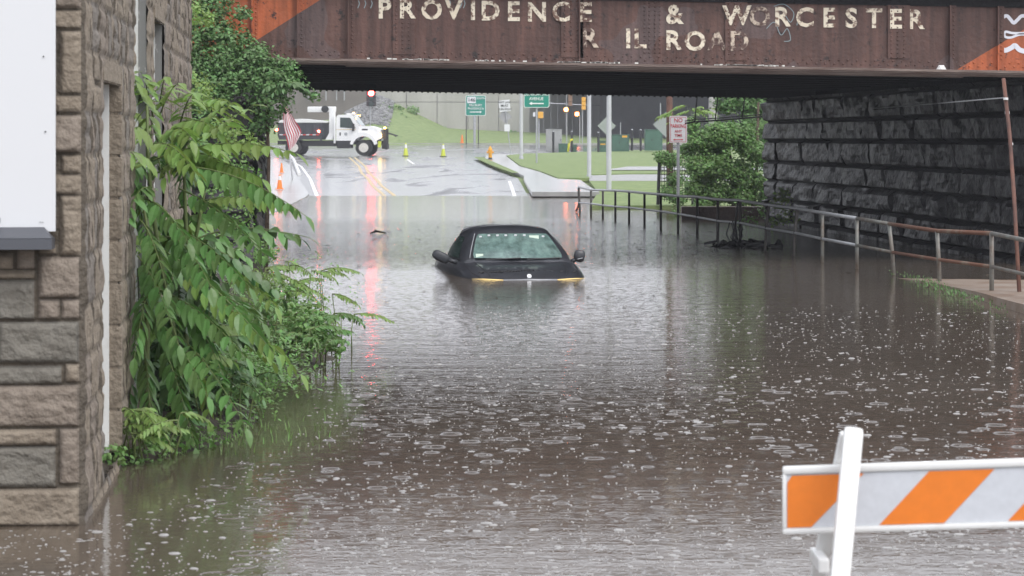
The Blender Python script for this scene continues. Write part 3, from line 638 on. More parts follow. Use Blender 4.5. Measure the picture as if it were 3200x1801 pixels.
# white sign panel with its dark metal ledge
sp_ = thing('sign_panel', tuple(C0 + fd * .5 + Vector((0, 0, 1.4))), 'blank white sign panel on a dark metal ledge fixed to the stone wall', 'sign panel')
m = MB(); P = lambda u, n, z: C0 + fd * u + fn_ * n + Vector((0, 0, z))
def fbox(mb, u0, u1, n0, n1, z0, z1):
    q = [P(u0, n0, 0), P(u1, n0, 0), P(u1, n1, 0), P(u0, n1, 0)]; up = Vector((0, 0, 1))
    return mb.add([a + up * z0 for a in q] + [a + up * z1 for a in q], [(0, 3, 2, 1), (4, 5, 6, 7), (0, 1, 5, 4), (1, 2, 6, 5), (2, 3, 7, 6), (3, 0, 4, 7)])
fbox(m, .113, 1.6, .045, .07, 1.385, 3.3); m.build('panel', M_['sheet'], sp_)
m = MB(); fbox(m, .118, 1.6, .04, .19, 1.305, 1.355)
vs = [P(.118, .19, 1.357), P(1.6, .19, 1.357), P(1.6, .075, 1.405), P(.165, .075, 1.405), P(.118, .075, 1.357), P(1.6, .075, 1.357)]
m.add(vs, [(0, 1, 2, 3), (0, 3, 4), (1, 5, 2), (4, 3, 2, 5)])
m.build('ledge', mat('dark_metal_flashing', (.10, .105, .12), .4, metal=.3), sp_)
for (x, y, r) in ((6, 687, .012), (147, 179, .003), (153, 412, .003), (137, 693, .002), (145, 693, .002)):
    m = MB(); c = C0 + fd * ((258 - x) * SX) + fn_ * .073 + Vector((0, 0, H - (y - HY) * SX)); m.box(c.x - r, c.x + r, c.y - .003, c.y, c.z - r, c.z + r); m.build('fixing', M_['black'], sp_)

# ------------------------------------------------------------------ left bank and its plants
WL = [(12.9, -2.06), (14.2, -1.95), (15.2, -1.72), (16.2, -1.62), (17, -1.72), (18.3, -1.75), (19.5, -1.5), (21, -1.25), (22.5, -1.35), (24, -1.7), (27, -2.4), (32, -3.0), (37, -3.6)]
mb = MB(); ys_ = [13.75 + .3 * k for k in range(79)]
for y in ys_:
    wallx = -2.03 - .078 * (y - 12.06) - (.1 if y < 22.7 else 3.2); e = pw(WL, y) + (.35 if y > 14.4 else .02)
    for i in range(13):
        t = i / 12; x = lerp(e, wallx, t); zz = lerp(-.14, pw([(13.7, .03), (14.6, .08), (16, .2)], y), min(1, t * 1.1) ** .8) + .03 * fbm(x * 3, y * 3) * min(1, t * 4)
        mb.v.append(Vector((x, y, zz)))
for j in range(len(ys_) - 1):
    for i in range(12): mb.f.append((j * 13 + i, j * 13 + i + 1, (j + 1) * 13 + i + 1, (j + 1) * 13 + i))
tag(mb.build('bank', M_['soil'], smooth=True), kind='structure')

def leafmat(name, col, isl=.35, tr=.3, rough=.38):
    m = mat(name, col, rough, island=isl, transl=tr, spec=.5, var=.12, vscale=2)
    n = m.node_tree.nodes; l = m.node_tree.links; b = n['Principled BSDF']; src = b.inputs['Base Color'].links[0].from_socket
    g = n.new('ShaderNodeNewGeometry'); q = n.new('ShaderNodeMath'); q.operation = 'MULTIPLY'; q.inputs[1].default_value = .28; l.new(g.outputs['Backfacing'], q.inputs[0])
    x = n.new('ShaderNodeMix'); x.data_type = 'RGBA'; l.new(q.outputs[0], x.inputs[0]); l.new(src, x.inputs[6]); x.inputs[7].default_value = (.25, .38, .17, 1)
    l.new(x.outputs[2], b.inputs['Base Color']); return m
M_['leafA'] = leafmat('broad_green_leaf', (.11, .25, .06), .35, .35, .3)
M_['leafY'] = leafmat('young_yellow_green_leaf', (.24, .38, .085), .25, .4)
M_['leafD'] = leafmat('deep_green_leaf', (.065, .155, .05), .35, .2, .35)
M_['ivy'] = leafmat('ivy_leaf', (.105, .23, .065), .45, .25)
M_['ivyL'] = leafmat('pale_ivy_leaf', (.15, .30, .07), .4, .3)
M_['stem'] = mat('green_stem', (.12, .16, .05), .6, var=.2)
M_['bark'] = mat('brown_bark', (.09, .065, .045), .85, var=.3, vscale=10, bump=.6, bscale=30)

def leaflet(mb, p, d, up, L, w_, droop=.25, fold=.18):
    """one lanceolate leaflet from p along d, folded on its midrib and arched"""
    d = d.normalized(); s = d.cross(up); s = s.normalized() if s.length > 1e-4 else Vector((1, 0, 0)); n = s.cross(d).normalized()
    o = len(mb.v); prof = ((0, .12), (.22, .9), (.5, 1.0), (.78, .55), (1, .0))
    for t, q in prof:
        c = p + d * (L * t) - n * (droop * L * t * t)
        if q == 0: mb.v.append(c); break
        mb.v += [c + s * (w_ * q) + n * (fold * w_ * q), c, c - s * (w_ * q) + n * (fold * w_ * q)]
    for i in range(3):
        a = o + 3 * i; mb.f += [(a, a + 1, a + 4, a + 3), (a + 1, a + 2, a + 5, a + 4)]
    a = o + 9; mb.f += [(a, a + 1, a + 3), (a + 1, a + 2, a + 3)]
def compound(lf, st, p0, p1, arch, n=9, L=.15, w_=.028, rnd=random, hang=.75):
    """pinnate leaf from p0 to p1; arch lifts its middle; leaflets hang in pairs"""
    p0, p1 = Vector(p0), Vector(p1); ctrl = (p0 + p1) / 2 + Vector((0, 0, arch)); up = Vector((0, 0, 1)); pts = []
    N = 8
    for i in range(N + 1):
        t = i / N; pts.append(p0 * (1 - t) ** 2 + ctrl * 2 * t * (1 - t) + p1 * t * t)
    st.tube(pts, [lerp(.0065, .002, i / N) for i in range(N + 1)], 4, cap=False)
    for k in range(n + 1):
        t = lerp(.16, 1, k / n); q = p0 * (1 - t) ** 2 + ctrl * 2 * t * (1 - t) + p1 * t * t
        d = ((ctrl - p0) * (1 - t) + (p1 - ctrl) * t).normalized(); s = d.cross(up); s = s.normalized() if s.length > .05 else Vector((1, 0, 0))
        sc = math.sin(math.pi * (.16 + .74 * t)) ** .6
        if k == n: leaflet(lf, q, d - up * .3, up, L * .8, w_ * .8); break
        for sg in (-1, 1):
            dd = s * sg * (.75 + rnd.uniform(-.15, .15)) + d * (.45 + rnd.uniform(-.1, .15)) - up * (hang + rnd.uniform(-.3, .3))
            n_ = up * .8 + s * sg * .6 + Vector((rnd.uniform(-.3, .3), rnd.uniform(-.5, .1), rnd.uniform(-.2, .2)))
            leaflet(lf, q, dd, n_, L * sc * rnd.uniform(.85, 1.12), w_ * sc * rnd.uniform(.85, 1.15))
def D_(v): return v
# tall tree-of-heaven sprout against the wall
tr = thing('leafy_sapling', (-1.9, 16, 0), 'tall leafy sapling with long drooping feather-shaped leaves against the stone building', 'sapling')
rnd = random.Random(21)
LV = [(470, 420, 350, 330, 16.2, .12, 0), (480, 380, 440, 225, 16.4, .10, 0), (500, 360, 560, 260, 16.5, .08, 0), (460, 330, 380, 215, 16.5, .10, 0), (540, 400, 680, 410, 16, .12, 0), (520, 430, 600, 440, 15.8, .14, 0), (560, 520, 820, 560, 15.8, .12, 0), (470, 450, 400, 420, 15.6, .14, 0), (580, 340, 740, 330, 16.8, .10, 0), (500, 320, 520, 240, 17, .08, 0), (600, 450, 700, 500, 16.6, .10, 0),
      (500, 470, 408, 225, 16, .10, 0), (560, 400, 610, 290, 16.5, .10, 0), (520, 470, 715, 330, 16.2, .06, 0), (470, 560, 790, 330, 15.8, .05, 0), (480, 500, 925, 480, 15.6, .16, 0), (480, 540, 372, 500, 15.2, .16, 0),
      (560, 520, 955, 675, 15.4, .14, 1), (560, 590, 855, 830, 15.6, .12, 1), (480, 600, 385, 720, 15.0, .22, 1), (450, 520, 370, 590, 15.4, .14, 1), (470, 760, 860, 1110, 15.0, .14, 1), (520, 830, 940, 1170, 15.3, .10, 0),
      (480, 900, 770, 1120, 15.0, .12, 1), (430, 800, 560, 1080, 14.8, .12, 1), (450, 960, 650, 1240, 14.7, .12, 1), (430, 1000, 400, 1330, 15.0, .12, 1), (560, 1050, 770, 1340, 14.9, .10, 1), (500, 1060, 610, 1400, 14.8, .10, 1),
      (450, 1080, 480, 1420, 14.8, .10, 1), (600, 900, 820, 1010, 15.7, .10, 1), (500, 700, 780, 900, 15.5, .14, 1), (560, 650, 900, 640, 16.2, .12, 0), (520, 740, 660, 900, 14.9, .14, 1), (600, 760, 860, 960, 16.0, .12, 0),
      (440, 690, 520, 900, 14.7, .12, 1), (440, 620, 590, 760, 15.0, .12, 1), (480, 450, 620, 560, 15.3, .14, 0), (560, 480, 760, 560, 15.8, .12, 0), (480, 850, 420, 1120, 14.8, .12, 1), (560, 950, 700, 1180, 15.0, .12, 1)]
lfA, lfY, lfD, st = MB(), MB(), MB(), MB()
for sx, sy, tx, ty, D, arch, k in LV:
    p0 = W(sx, sy, D + .25); p1 = W(tx, ty, D - rnd.uniform(.0, .3)); nn = max(6, min(12, int((p1 - p0).length / .058)))
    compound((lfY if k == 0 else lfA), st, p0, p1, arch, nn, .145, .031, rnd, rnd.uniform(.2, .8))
for i in range(120):                                  # leaves behind and between
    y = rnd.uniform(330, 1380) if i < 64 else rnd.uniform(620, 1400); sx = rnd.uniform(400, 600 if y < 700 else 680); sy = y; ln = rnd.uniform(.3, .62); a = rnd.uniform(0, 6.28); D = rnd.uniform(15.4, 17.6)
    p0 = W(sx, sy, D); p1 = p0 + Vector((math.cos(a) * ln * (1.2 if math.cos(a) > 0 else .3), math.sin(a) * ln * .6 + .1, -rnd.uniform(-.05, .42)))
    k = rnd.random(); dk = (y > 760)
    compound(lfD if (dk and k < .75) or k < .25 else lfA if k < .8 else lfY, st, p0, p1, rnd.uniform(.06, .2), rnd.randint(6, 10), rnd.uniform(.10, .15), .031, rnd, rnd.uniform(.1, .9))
for x0, y0, x1, y1, D in ((560, 1400, 470, 330, 16), (540, 1400, 600, 420, 16.3), (500, 1410, 430, 620, 15.4), (580, 1400, 640, 520, 16.6)):
    P = [W(lerp(x0, x1, t) + 22 * math.sin(t * 5 + x0), lerp(y0, y1, t), D) for t in [k / 8 for k in range(9)]]; st.tube(P, [lerp(.024, .009, k / 8) for k in range(9)], 7)
lfA.build('foliage', M_['leafA'], tr, fix=False); lfY.build('foliage', M_['leafY'], tr, fix=False); lfD.build('foliage', M_['leafD'], tr, fix=False); st.build('stem', M_['stem'], tr, smooth=True)
def small_sprouts(name, label, cat, base, n, spread, hgt, ln, L, mt, seed, n2=7, yaw=None, group=None, w_=.2):
    rnd = random.Random(seed); root = thing(name, tuple(base), label, cat, group); lf, st = MB(), MB()
    for i in range(n):
        p0 = Vector(base) + Vector((rnd.gauss(0, spread * .4), rnd.gauss(0, spread * .4), 0)); h = hgt * rnd.uniform(.35, 1); q = p0 + Vector((rnd.gauss(0, .05), rnd.gauss(0, .05), h)); a = rnd.uniform(0, 6.28) if yaw is None else rnd.gauss(yaw, .9)
        st.tube([p0 - Vector((0, 0, .06)), (p0 + q) / 2 + Vector((rnd.gauss(0, .02), 0, 0)), q], [.006, .005, .003], 5)
        l_ = ln * rnd.uniform(.7, 1.1); p1 = q + Vector((math.cos(a) * l_, math.sin(a) * l_, -rnd.uniform(-.15, .45) * l_))
        compound(lf, st, q, p1, .2 * l_, n2, L, L * w_, rnd, .35)
    lf.build('foliage', mt, root, fix=False); st.build('stem', M_['stem'], root, smooth=True); return root
small_sprouts('fern_like_sprout', 'bright yellow-green low sprout at the foot of the stone wall by the water', 'sprout', W(400, 1400, 14.3), 16, .32, .22, .26, .06, M_['leafY'], 3, 9)
small_sprouts('leafy_shrub', 'leafy shrub reaching out over the water beyond the sapling', 'shrub', Vector((XP(880, 20.5), 20.5, .02)), 60, .6, .5, .26, .075, M_['leafA'], 4, 7, yaw=-.3)
small_sprouts('leafy_shrub', 'light green feathery shrub with long arching leaves above the water edge', 'shrub', Vector((XP(860, 21.8), 21.8, .05)), 44, .6, .72, .34, .065, M_['leafY'], 6, 10, yaw=-.2)
small_sprouts('low_plant', 'dark green low plant under the sapling between wall and water', 'plant', Vector((XP(640, 16.2), 16.2, .05)), 34, .5, .35, .2, .08, M_['leafD'], 8, 5)
# fine feathery weeds
def weeds(name, label, cat, base, n, sx, sy, h, mt, seed, w_=.004, leafy=0, kind=None, group=None, zf=None):
    rnd = random.Random(seed); mb = MB()
    for i in range(n):
        x = base[0] + rnd.gauss(0, sx); y = base[1] + rnd.gauss(0, sy); z = zf(x, y) if zf else base[2]; hh = h * rnd.uniform(.4, 1); a = rnd.uniform(0, 6.28); b = rnd.uniform(.1, .7) * hh
        d = Vector((math.cos(a), math.sin(a), 0)); s = Vector((-d.y, d.x, 0)) * w_; o = len(mb.v)
        for k in range(4):
            t = k / 3; c = Vector((x, y, z)) + d * b * t * t + Vector((0, 0, hh * t * (1 - .2 * t))); mb.v += [c - s * (1 - t * .9), c + s * (1 - t * .9)]
            if leafy and k:
                for _ in range(leafy):
                    e = Vector((rnd.gauss(0, 1), rnd.gauss(0, 1), rnd.gauss(0, .5))).normalized() * rnd.uniform(.02, .05); f = e.cross(Vector((0, 0, 1))) * .3
                    q = c + e * rnd.uniform(0, 1.3); oo = len(mb.v); mb.v += [q, q + e * .5 + f, q + e, q + e * .5 - f]; mb.f.append((oo, oo + 1, oo + 2, oo + 3))
            if k == 0: base_i = o
        # blade faces
        idx = [o]; 
        if not leafy:
            for k in range(3): mb.f.append((o + 2 * k, o + 2 * k + 1, o + 2 * k + 3, o + 2 * k + 2))
    ob = mb.build(name, mt, fix=False); tag(ob, label, cat, group, kind); return ob
weeds('weeds', 'fine feathery pale green weeds between sapling and water', 'weeds', (XP(745, 17.8), 17.8, .0), 520, .22, .8, .5, M_['ivyL'], 31, .003, 5, kind='stuff')
weeds('weeds', 'fine feathery weeds growing around the far shrubs on the bank', 'weeds', (XP(840, 24), 23.5, .05), 380, .3, 1.6, .8, M_['ivyL'], 32, .003, 4, kind='stuff')
weeds('grass', 'grass blades hanging over the water edge under the sapling', 'grass', (XP(620, 15.3), 15.6, .02), 260, .42, .45, .09, M_['ivyL'], 33, .004, kind='stuff')
weeds('grass', 'grass tufts along the edge of the muddy walk', 'grass', (5.15, 30.5, .03), 520, .09, 1.7, .05, M_['ivy'], 34, .006, kind='stuff', zf=lambda x, y: .03)

# leaf clouds: clumps are (px, py, radius m, distance)
def leafcloud(mb, c, r, n, size, rnd, squash=(1, 1, .8), tri=False):
    c = Vector(c)
    for i in range(n):
        d = Vector((rnd.gauss(0, 1), rnd.gauss(0, 1), rnd.gauss(0, 1))).normalized(); rr = r * (rnd.uniform(.45, 1.0) ** .6 if rnd.random() < .85 else rnd.uniform(.9, 1.35))
        rr *= 1 + .28 * fbm(d.x * 2 + c.x, d.y * 2, d.z * 2 + c.z, 3)
        p = c + Vector((d.x * rr * squash[0], d.y * rr * squash[1], d.z * rr * squash[2]))
        nrm = (d + Vector((rnd.gauss(0, .5), rnd.gauss(0, .5), .5 + rnd.gauss(0, .5)))).normalized()
        a = nrm.cross(Vector((rnd.gauss(0, 1), rnd.gauss(0, 1), -1.5))); a = a.normalized(); b = nrm.cross(a); s = size * rnd.uniform(.6, 1.25); o = len(mb.v)
        mb.v += [p - a * s * .5, p + b * s * .34 - a * s * .05 - nrm * s * .1, p + a * s * .55 - nrm * s * .18, p - b * s * .34 - a * s * .05 - nrm * s * .1, p]
        mb.f += [(o, o + 1, o + 4), (o + 1, o + 2, o + 4), (o + 2, o + 3, o + 4), (o + 3, o, o + 4)]
def cloudplant(name, label, cat, base, clumps, per, size, mt, seed, stems=(), squash=(1, 1, .8), group=None, twigs=()):
    root = thing(name, tuple(base), label, cat, group); rnd = random.Random(seed); mb = MB()
    for x, y, r, D in clumps: leafcloud(mb, W(x, y, D), r, int(per * r * r) + 20, size, rnd, squash)
    for pts, r in twigs:
        P = [W(*q) for q in pts]
        for a, b in zip(P, P[1:]):
            for k in range(6): leafcloud(mb, a.lerp(b, k / 6), r, 9, size, rnd)
    mb.build('foliage', mt, root, fix=False)
    if stems:
        s = MB()
        for pts, r in stems: s.tube([W(*q) for q in pts], [r * (1 - .6 * k / (len(pts) - 1)) for k in range(len(pts))], 6)
        s.build('stem', M_['bark'], root, smooth=True)
    return root
cloudplant('dark_tree', 'dark dense tree above the left bank beside the stone building', 'tree', (-5.2, 38.5, 0), [(600, -60, .9, 38.5), (640, 20, .6, 38), (620, 120, .55, 38), (600, 210, .55, 38), (690, 10, .5, 37.6), (590, 300, .5, 38.2), (720, -60, .5, 38)], 3600, .085, M_['leafD'], 41,
           stems=[([(640, 850, 39), (640, 500, 39), (620, 200, 38.7), (610, 0, 38.6)], .12)])
cloudplant('climbing_vine', 'thick mid green vine mass spilling over the left abutment beside the girder', 'vine', (-4.5, 36.3, 0), [(640, 200, .42, 36.3), (700, 180, .32, 36.1), (770, 200, .38, 36.2), (820, 250, .36, 36.2), (860, 250, .3, 36.1), (840, 320, .33, 36.2), (815, 390, .2, 36.3), (880, 250, .22, 36), (700, 250, .35, 36.1), (650, 290, .38, 36.1), (800, 170, .22, 36), (610, 390, .35, 36),
           (620, -10, .34, 36.2), (672, 10, .28, 36.2), (640, 80, .32, 36.2), (690, 95, .24, 36.1), (600, 130, .3, 36.2), (720, 130, .22, 36), (765, 120, .12, 36), (760, 40, .13, 36)], 7000, .06, M_['ivy'], 42, twigs=[([(850, 190, 36), (905, 190, 36), (945, 250, 35.9), (968, 300, 35.9), (1000, 300, 35.8)], .09), ([(740, 60, 36), (790, 130, 35.9), (800, 180, 35.9)], .07), ([(900, 200, 36), (925, 260, 35.9)], .07)],
           stems=[([(830, 870, 36.6), (840, 500, 36.4), (830, 260, 36.2)], .04)])
cloudplant('climbing_vine', 'yellow-green young growth in front of the dark tree at left', 'vine', (-4.6, 33, 0), [(600, 270, .28, 33), (640, 310, .2, 33), (610, 40, .2, 33.4), (650, 60, .12, 33.4), (700, 400, .22, 33), (745, 430, .2, 33), (790, 460, .18, 33)], 3000, .06, M_['leafY'], 43)
cloudplant('climbing_vine', 'ragged vines trailing down the dark stones of the left abutment', 'vine', (-4.1, 35.6, 0), [(760, 560, .26, 35.6), (720, 500, .3, 35.6), (800, 620, .2, 35.7), (790, 760, .22, 35.4), (740, 680, .3, 35.4), (700, 600, .3, 35.2), (690, 740, .34, 35), (820, 800, .16, 35), (850, 780, .12, 34)], 1700, .065, M_['ivyL'], 44)
small_sprouts('hanging_branch', 'hanging branch with feather-shaped leaves in front of the truck', 'branch', W(870, 270, 35.6), 7, .15, .02, .36, .12, M_['leafD'], 9, 9, yaw=-.1)
cloudplant('low_bush', 'pale feathery bush at the water edge right of the sapling', 'bush', (XP(720, 17.6), 17.6, 0), [(700, 1260, .17, 17.4), (750, 1200, .17, 17.8), (700, 1150, .2, 18), (790, 1270, .1, 17.4), (640, 1330, .16, 16.6), (770, 1090, .2, 18.6), (820, 1160, .11, 18)], 13000, .026, M_['ivyL'], 71)
cloudplant('low_bush', 'rounded small-leaved bush overhanging the flood beyond the pale feathery bush', 'bush', (XP(950, 20.5), 20.5, 0), [(900, 1050, .2, 20.5), (960, 1030, .2, 20.3), (1010, 1060, .16, 20.3), (860, 1010, .22, 21), (940, 980, .18, 20.8), (1050, 1080, .09, 20.3), (880, 930, .18, 21.4), (1000, 1000, .12, 20.6)], 5200, .05, M_['ivyL'], 72)
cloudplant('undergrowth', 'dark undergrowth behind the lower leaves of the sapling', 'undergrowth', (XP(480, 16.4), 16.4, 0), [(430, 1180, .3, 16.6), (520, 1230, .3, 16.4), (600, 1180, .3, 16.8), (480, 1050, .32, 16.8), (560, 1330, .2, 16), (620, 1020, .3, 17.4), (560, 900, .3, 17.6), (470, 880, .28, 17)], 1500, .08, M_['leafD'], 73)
cloudplant('ground_cover', 'low tangle of small leaves along the waterline under the sapling', 'ground cover', (XP(520, 15), 15, 0), [(390, 1440, .10, 14.3), (450, 1430, .12, 14.5), (520, 1420, .12, 14.7), (600, 1400, .13, 15), (660, 1390, .12, 15.3), (720, 1350, .12, 15.8), (560, 1370, .14, 15.2), (770, 1320, .09, 16.4), (350, 1420, .08, 14.1), (480, 1385, .14, 14.9)], 9000, .036, M_['ivyL'], 74)
# right-hand side, beyond the bridge
cloudplant('vine_covered_bush', 'big rounded vine covered bush between the sign and the far end of the right abutment', 'bush', (5.2, 61, 0), [(2250, 420, .42, 61), (2190, 440, .33, 61), (2310, 420, .38, 61), (2350, 470, .3, 61), (2190, 520, .38, 61), (2240, 520, .4, 61), (2310, 540, .4, 61.3), (2170, 590, .25, 61), (2230, 600, .36, 61.2), (2310, 610, .38, 61.4), (2380, 570, .26, 61.4), (2380, 480, .26, 61.5), (2160, 390, .2, 61), (2150, 470, .22, 61.5), (2395, 620, .25, 61.5), (2200, 640, .25, 61), (2330, 460, .3, 62), (2235, 470, .34, 61.4), (2200, 580, .3, 61.4), (2390, 400, .25, 62)], 12000, .085, M_['ivyL'], 51,
           stems=[([(2300, 690, 61.5), (2290, 560, 61.5), (2270, 420, 61.5)], .1), ([(2350, 690, 61.7), (2365, 520, 61.7), (2370, 320, 61.7)], .07)], twigs=[([(2155, 560, 60.5), (2250, 500, 60.3), (2290, 460, 60.4)], .1)])
cloudplant('climbing_vine', 'curtain of vines hanging behind the hangers at the right end of the underpass', 'vine', (6, 64, 0), [(2270, 320, .36, 64), (2330, 320, .34, 64), (2390, 330, .36, 64), (2300, 260, .4, 64), (2400, 260, .4, 64), (2400, 420, .3, 63.4), (2395, 510, .22, 63), (2395, 580, .2, 63), (2350, 370, .3, 64)], 6500, .085, M_['ivy'], 52)
cloudplant('shrub', 'bright green shrub on top of the far end of the right abutment', 'shrub', (7, 61, 2.6), [(2480, 310, .26, 60), (2440, 290, .26, 60), (2510, 330, .16, 60)], 2200, .08, M_['ivyL'], 53)
small_sprouts('sumac_sprout', 'yellow-green feathery sprout above the no parking sign behind the cable', 'sprout', Vector((XP(2170, 66), 66, 1.1)), 18, .8, 1.6, .6, .12, M_['leafY'], 54, 9)
cloudplant('vine_covered_fence', 'vine covered dark fence end post left of the parking sign', 'fence', (XP(2090, 66), 66, 0), [(2070, 490, .22, 66), (2100, 500, .26, 66), (2110, 560, .24, 66), (2090, 600, .24, 66), (2120, 620, .22, 66)], 9000, .07, M_['ivyL'], 55)
fr_ = thing('chain_link_fence', (XP(2056, 66), 66, 0), 'dark chain-link fence panel under the vines by the sidewalk', 'fence')
m = MB(); m.tube([W(2056, 640, 66), W(2062, 480, 66)], .045, 8); m.tube([W(2165, 640, 66.5), W(2165, 480, 66.5)], .04, 8); m.build('post', M_['black'], fr_)
m = MB()
for k in range(14):
    a = W(2060 + k * 8, 480, 66.1); b = W(2060 + k * 8, 630, 66.1); m.tube([a, b], .008, 4)
for k in range(14): m.tube([W(2060, 480 + k * 11, 66.1), W(2165, 480 + k * 11, 66.1)], .008, 4)
m.build('mesh_panel', M_['darkpipe'], fr_)
cloudplant('shrub', 'yellow-green shrub growing against the right abutment behind the railing', 'shrub', (XP(2440, 52), 52, 0), [(2440, 630, .24, 52), (2460, 680, .22, 52), (2420, 690, .16, 52), (2450, 600, .14, 52)], 1500, .08, M_['leafY'], 56)
cloudplant('shrub', 'small low shrub at the foot of the bush beside the flooded walk', 'shrub', (XP(2200, 58), 58, 0), [(2120, 660, .2, 60), (2180, 650, .2, 60), (2340, 690, .22, 55), (2390, 660, .2, 56)], 1500, .07, M_['ivyL'], 57)
m = MB(); m.bbox(XP(2130, 57), XP(2390, 57), 57, 57.35, -.3, .30, .02); tag(m.build('low_wall', mat('reddish_curb_stone', (.16, .12, .105), .6, var=.3, vscale=2, bump=.4), fix=True), 'low dark stone wall under the vine covered bush', 'wall')
# flood debris caught on the railing
db = thing('debris_pile', (XP(2320, 43), 43, 0), 'black tangle of roots and rubbish caught on the railing', 'debris')
rnd = random.Random(3); m = MB()
for i in range(60):
    x = rnd.gauss(2330, 45); c = W(x, 770, 43 + rnd.gauss(0, .4)); c.z = rnd.uniform(-.02, .07)
    m.tube([c + Vector((rnd.gauss(0, .12), rnd.gauss(0, .1), -.02)), c + Vector((0, 0, rnd.uniform(0, .05))), c + Vector((rnd.gauss(0, .12), rnd.gauss(0, .1), -.01))], rnd.uniform(.012, .045), 5)
for i in range(12):
    x = rnd.uniform(2285, 2312); a = W(x, 768, 43.3); b = W(x + rnd.uniform(-12, 18), rnd.uniform(690, 720), 43.3); m.tube([a, a.lerp(b, .5) + Vector((rnd.gauss(0, .05), 0, 0)), b], .012, 5)
for i in range(3):
    x = rnd.uniform(2300, 2312); m.tube([W(x, 768, 43.4), W(x - 8, 700, 43.4), W(x, 630, 43.4)], .012, 5)
m.build('roots', M_['black'], db)['kind'] = 'stuff'
m = MB(); c = W(2432, 765, 43.2); m.lathe([(.09, -.05), (.08, .03), (.035, .09), (.01, .12)], 7, Matrix.Translation(Vector((c.x, c.y, 0)))); tag(m.build('debris_lump', M_['black']), 'small dark pointed lump of debris poking from the water', 'debris')

# ------------------------------------------------------------------ half-sunk car (local: x across, +y towards its tail, z from the waterline)
car = thing('sunken_car', (.225, 33.0, 0), 'black car flooded up to its bonnet, roof and mirrors above the water', 'car', rz=R(7.5))
def loft(mb, secs, close=False):
    o = len(mb.v); n = len(secs[0])
    for s_ in secs: mb.v += [Vector(p) for p in s_]
    for i in range(len(secs) - 1):
        for k in range(n - 1): mb.f.append((o + i * n + k, o + i * n + k + 1, o + (i + 1) * n + k + 1, o + (i + 1) * n + k))
    return mb
BS = [(-.42, .52, -.34), (-.34, .62, -.16), (-.2, .70, -.07), (0, .775, .0), (.3, .82, .065), (.7, .85, .125), (1.1, .865, .17), (1.5, .88, .195), (2.2, .89, .205), (3.0, .89, .20), (3.6, .88, .19), (4.0, .84, .17), (4.3, .76, .12), (4.42, .66, .0), (4.45, .6, -.3)]
secs = []
for y, hw, z in BS:
    half = [(0, z + .03), (.3 * hw, z + .028), (.58 * hw, z + .016), (.62 * hw, z + .024), (.80 * hw, z + .008), (.90 * hw, z - .03), (.97 * hw, z - .10), (1.0 * hw, z - .22), (.99 * hw, z - .6)]
    secs.append([Vector((-x, y, zz)) for x, zz in half[::-1]] + [Vector((x, y, zz)) for x, zz in half[1:]])
m = MB(); loft(m, secs); body = m.build('body', M_['cardark'], car, smooth=True, local=True)
sub = body.modifiers.new('s', 'SUBSURF'); sub.levels = 1; sub.render_levels = 2
# greenhouse: rows of (y, half width, z) rings from belt to roof, front to back
def ring(t):      # t 0 belt .. 1 roof edge ; returns outline points around the cabin
    tz = t; t = max(0, t); f = lerp(1.02, 1.80, t); r = lerp(4.05, 3.18, t ** 1.1); hf = lerp(.70, .50, t ** 1.15); hm = lerp(.80, .56, t ** 1.4); hr = lerp(.66, .50, t); z = lerp(.16, .565, t ** .95) if tz >= 0 else .16 + tz * .4
    P = [(0, f - .10 * (1 - .5 * t), z), (hf * .6, f - .06, z), (hf, f + .05, z), (lerp(hf, hm, .6), f + .38, z), (hm, f + .9, z), (hm, (f + r) / 2, z), (lerp(hr, hm, .7), r - .7, z), (hr, r - .12, z), (hr * .6, r, z), (0, r + .03, z)]
    return [Vector(p) for p in P] + [Vector((-x, y, z_)) for x, y, z_ in P[-2:0:-1]]
m = MB(); rings = [ring(t) for t in (-.25, 0, .15, .35, .6, .82, 1)]
top = rings[-1]; c = Vector((0, 2.45, .64))
r2 = [c.lerp(Vector((p.x, p.y, .565)), .9) + Vector((0, 0, .0)) for p in top]; r3 = [c.lerp(Vector((p.x, p.y, .60)), .5) for p in top]
for q in r2: q.z = .588
for q in r3: q.z = .622
rr = [q + q[:1] for q in rings + [r2, r3]]; loft(m, rr); n_ = len(top); o_ = len(m.v); m.v.append(Vector((0, 2.45, .63))); b_ = o_ - n_ - 1
for k in range(n_): m.f.append((b_ + k, b_ + k + 1, o_))
m.build('cabin', M_['cardark'], car, smooth=True, local=True)
def ws(u, t):        # point on the windscreen, u -1..1, t 0..1
    t2 = lerp(.10, .84, t); f = lerp(1.02, 1.80, t2); hf = lerp(.70, .50, t2 ** 1.15) * .89; z = lerp(.16, .565, t2 ** .95)
    y = f - .10 * (1 - .5 * t2) + (u * u) * .12
    return Vector((u * hf, y - .02, z + .026))
m = MB(); nu, nv = 16, 8
for j in range(nv + 1):
    for i in range(nu + 1):
        u = -1 + 2 * i / nu; t = j / nv
        e = 1 - .035 * ((abs(t - .5) * 2) ** 8)
        m.v.append(ws(u * e, t + (.02 * (1 - u * u) if t > .5 else 0)))
for j in range(nv):
    for i in range(nu): m.f.append((j * (nu + 1) + i, j * (nu + 1) + i + 1, (j + 1) * (nu + 1) + i + 1, (j + 1) * (nu + 1) + i))
wsm = m.build('windscreen', mat('misted_green_glass', (.05, .085, .078), .12, col2=(.20, .31, .28), vscale=5, stretch=(1.6, 1, .9), thr=(.3, .75), spec=.6), car, smooth=True, local=True)
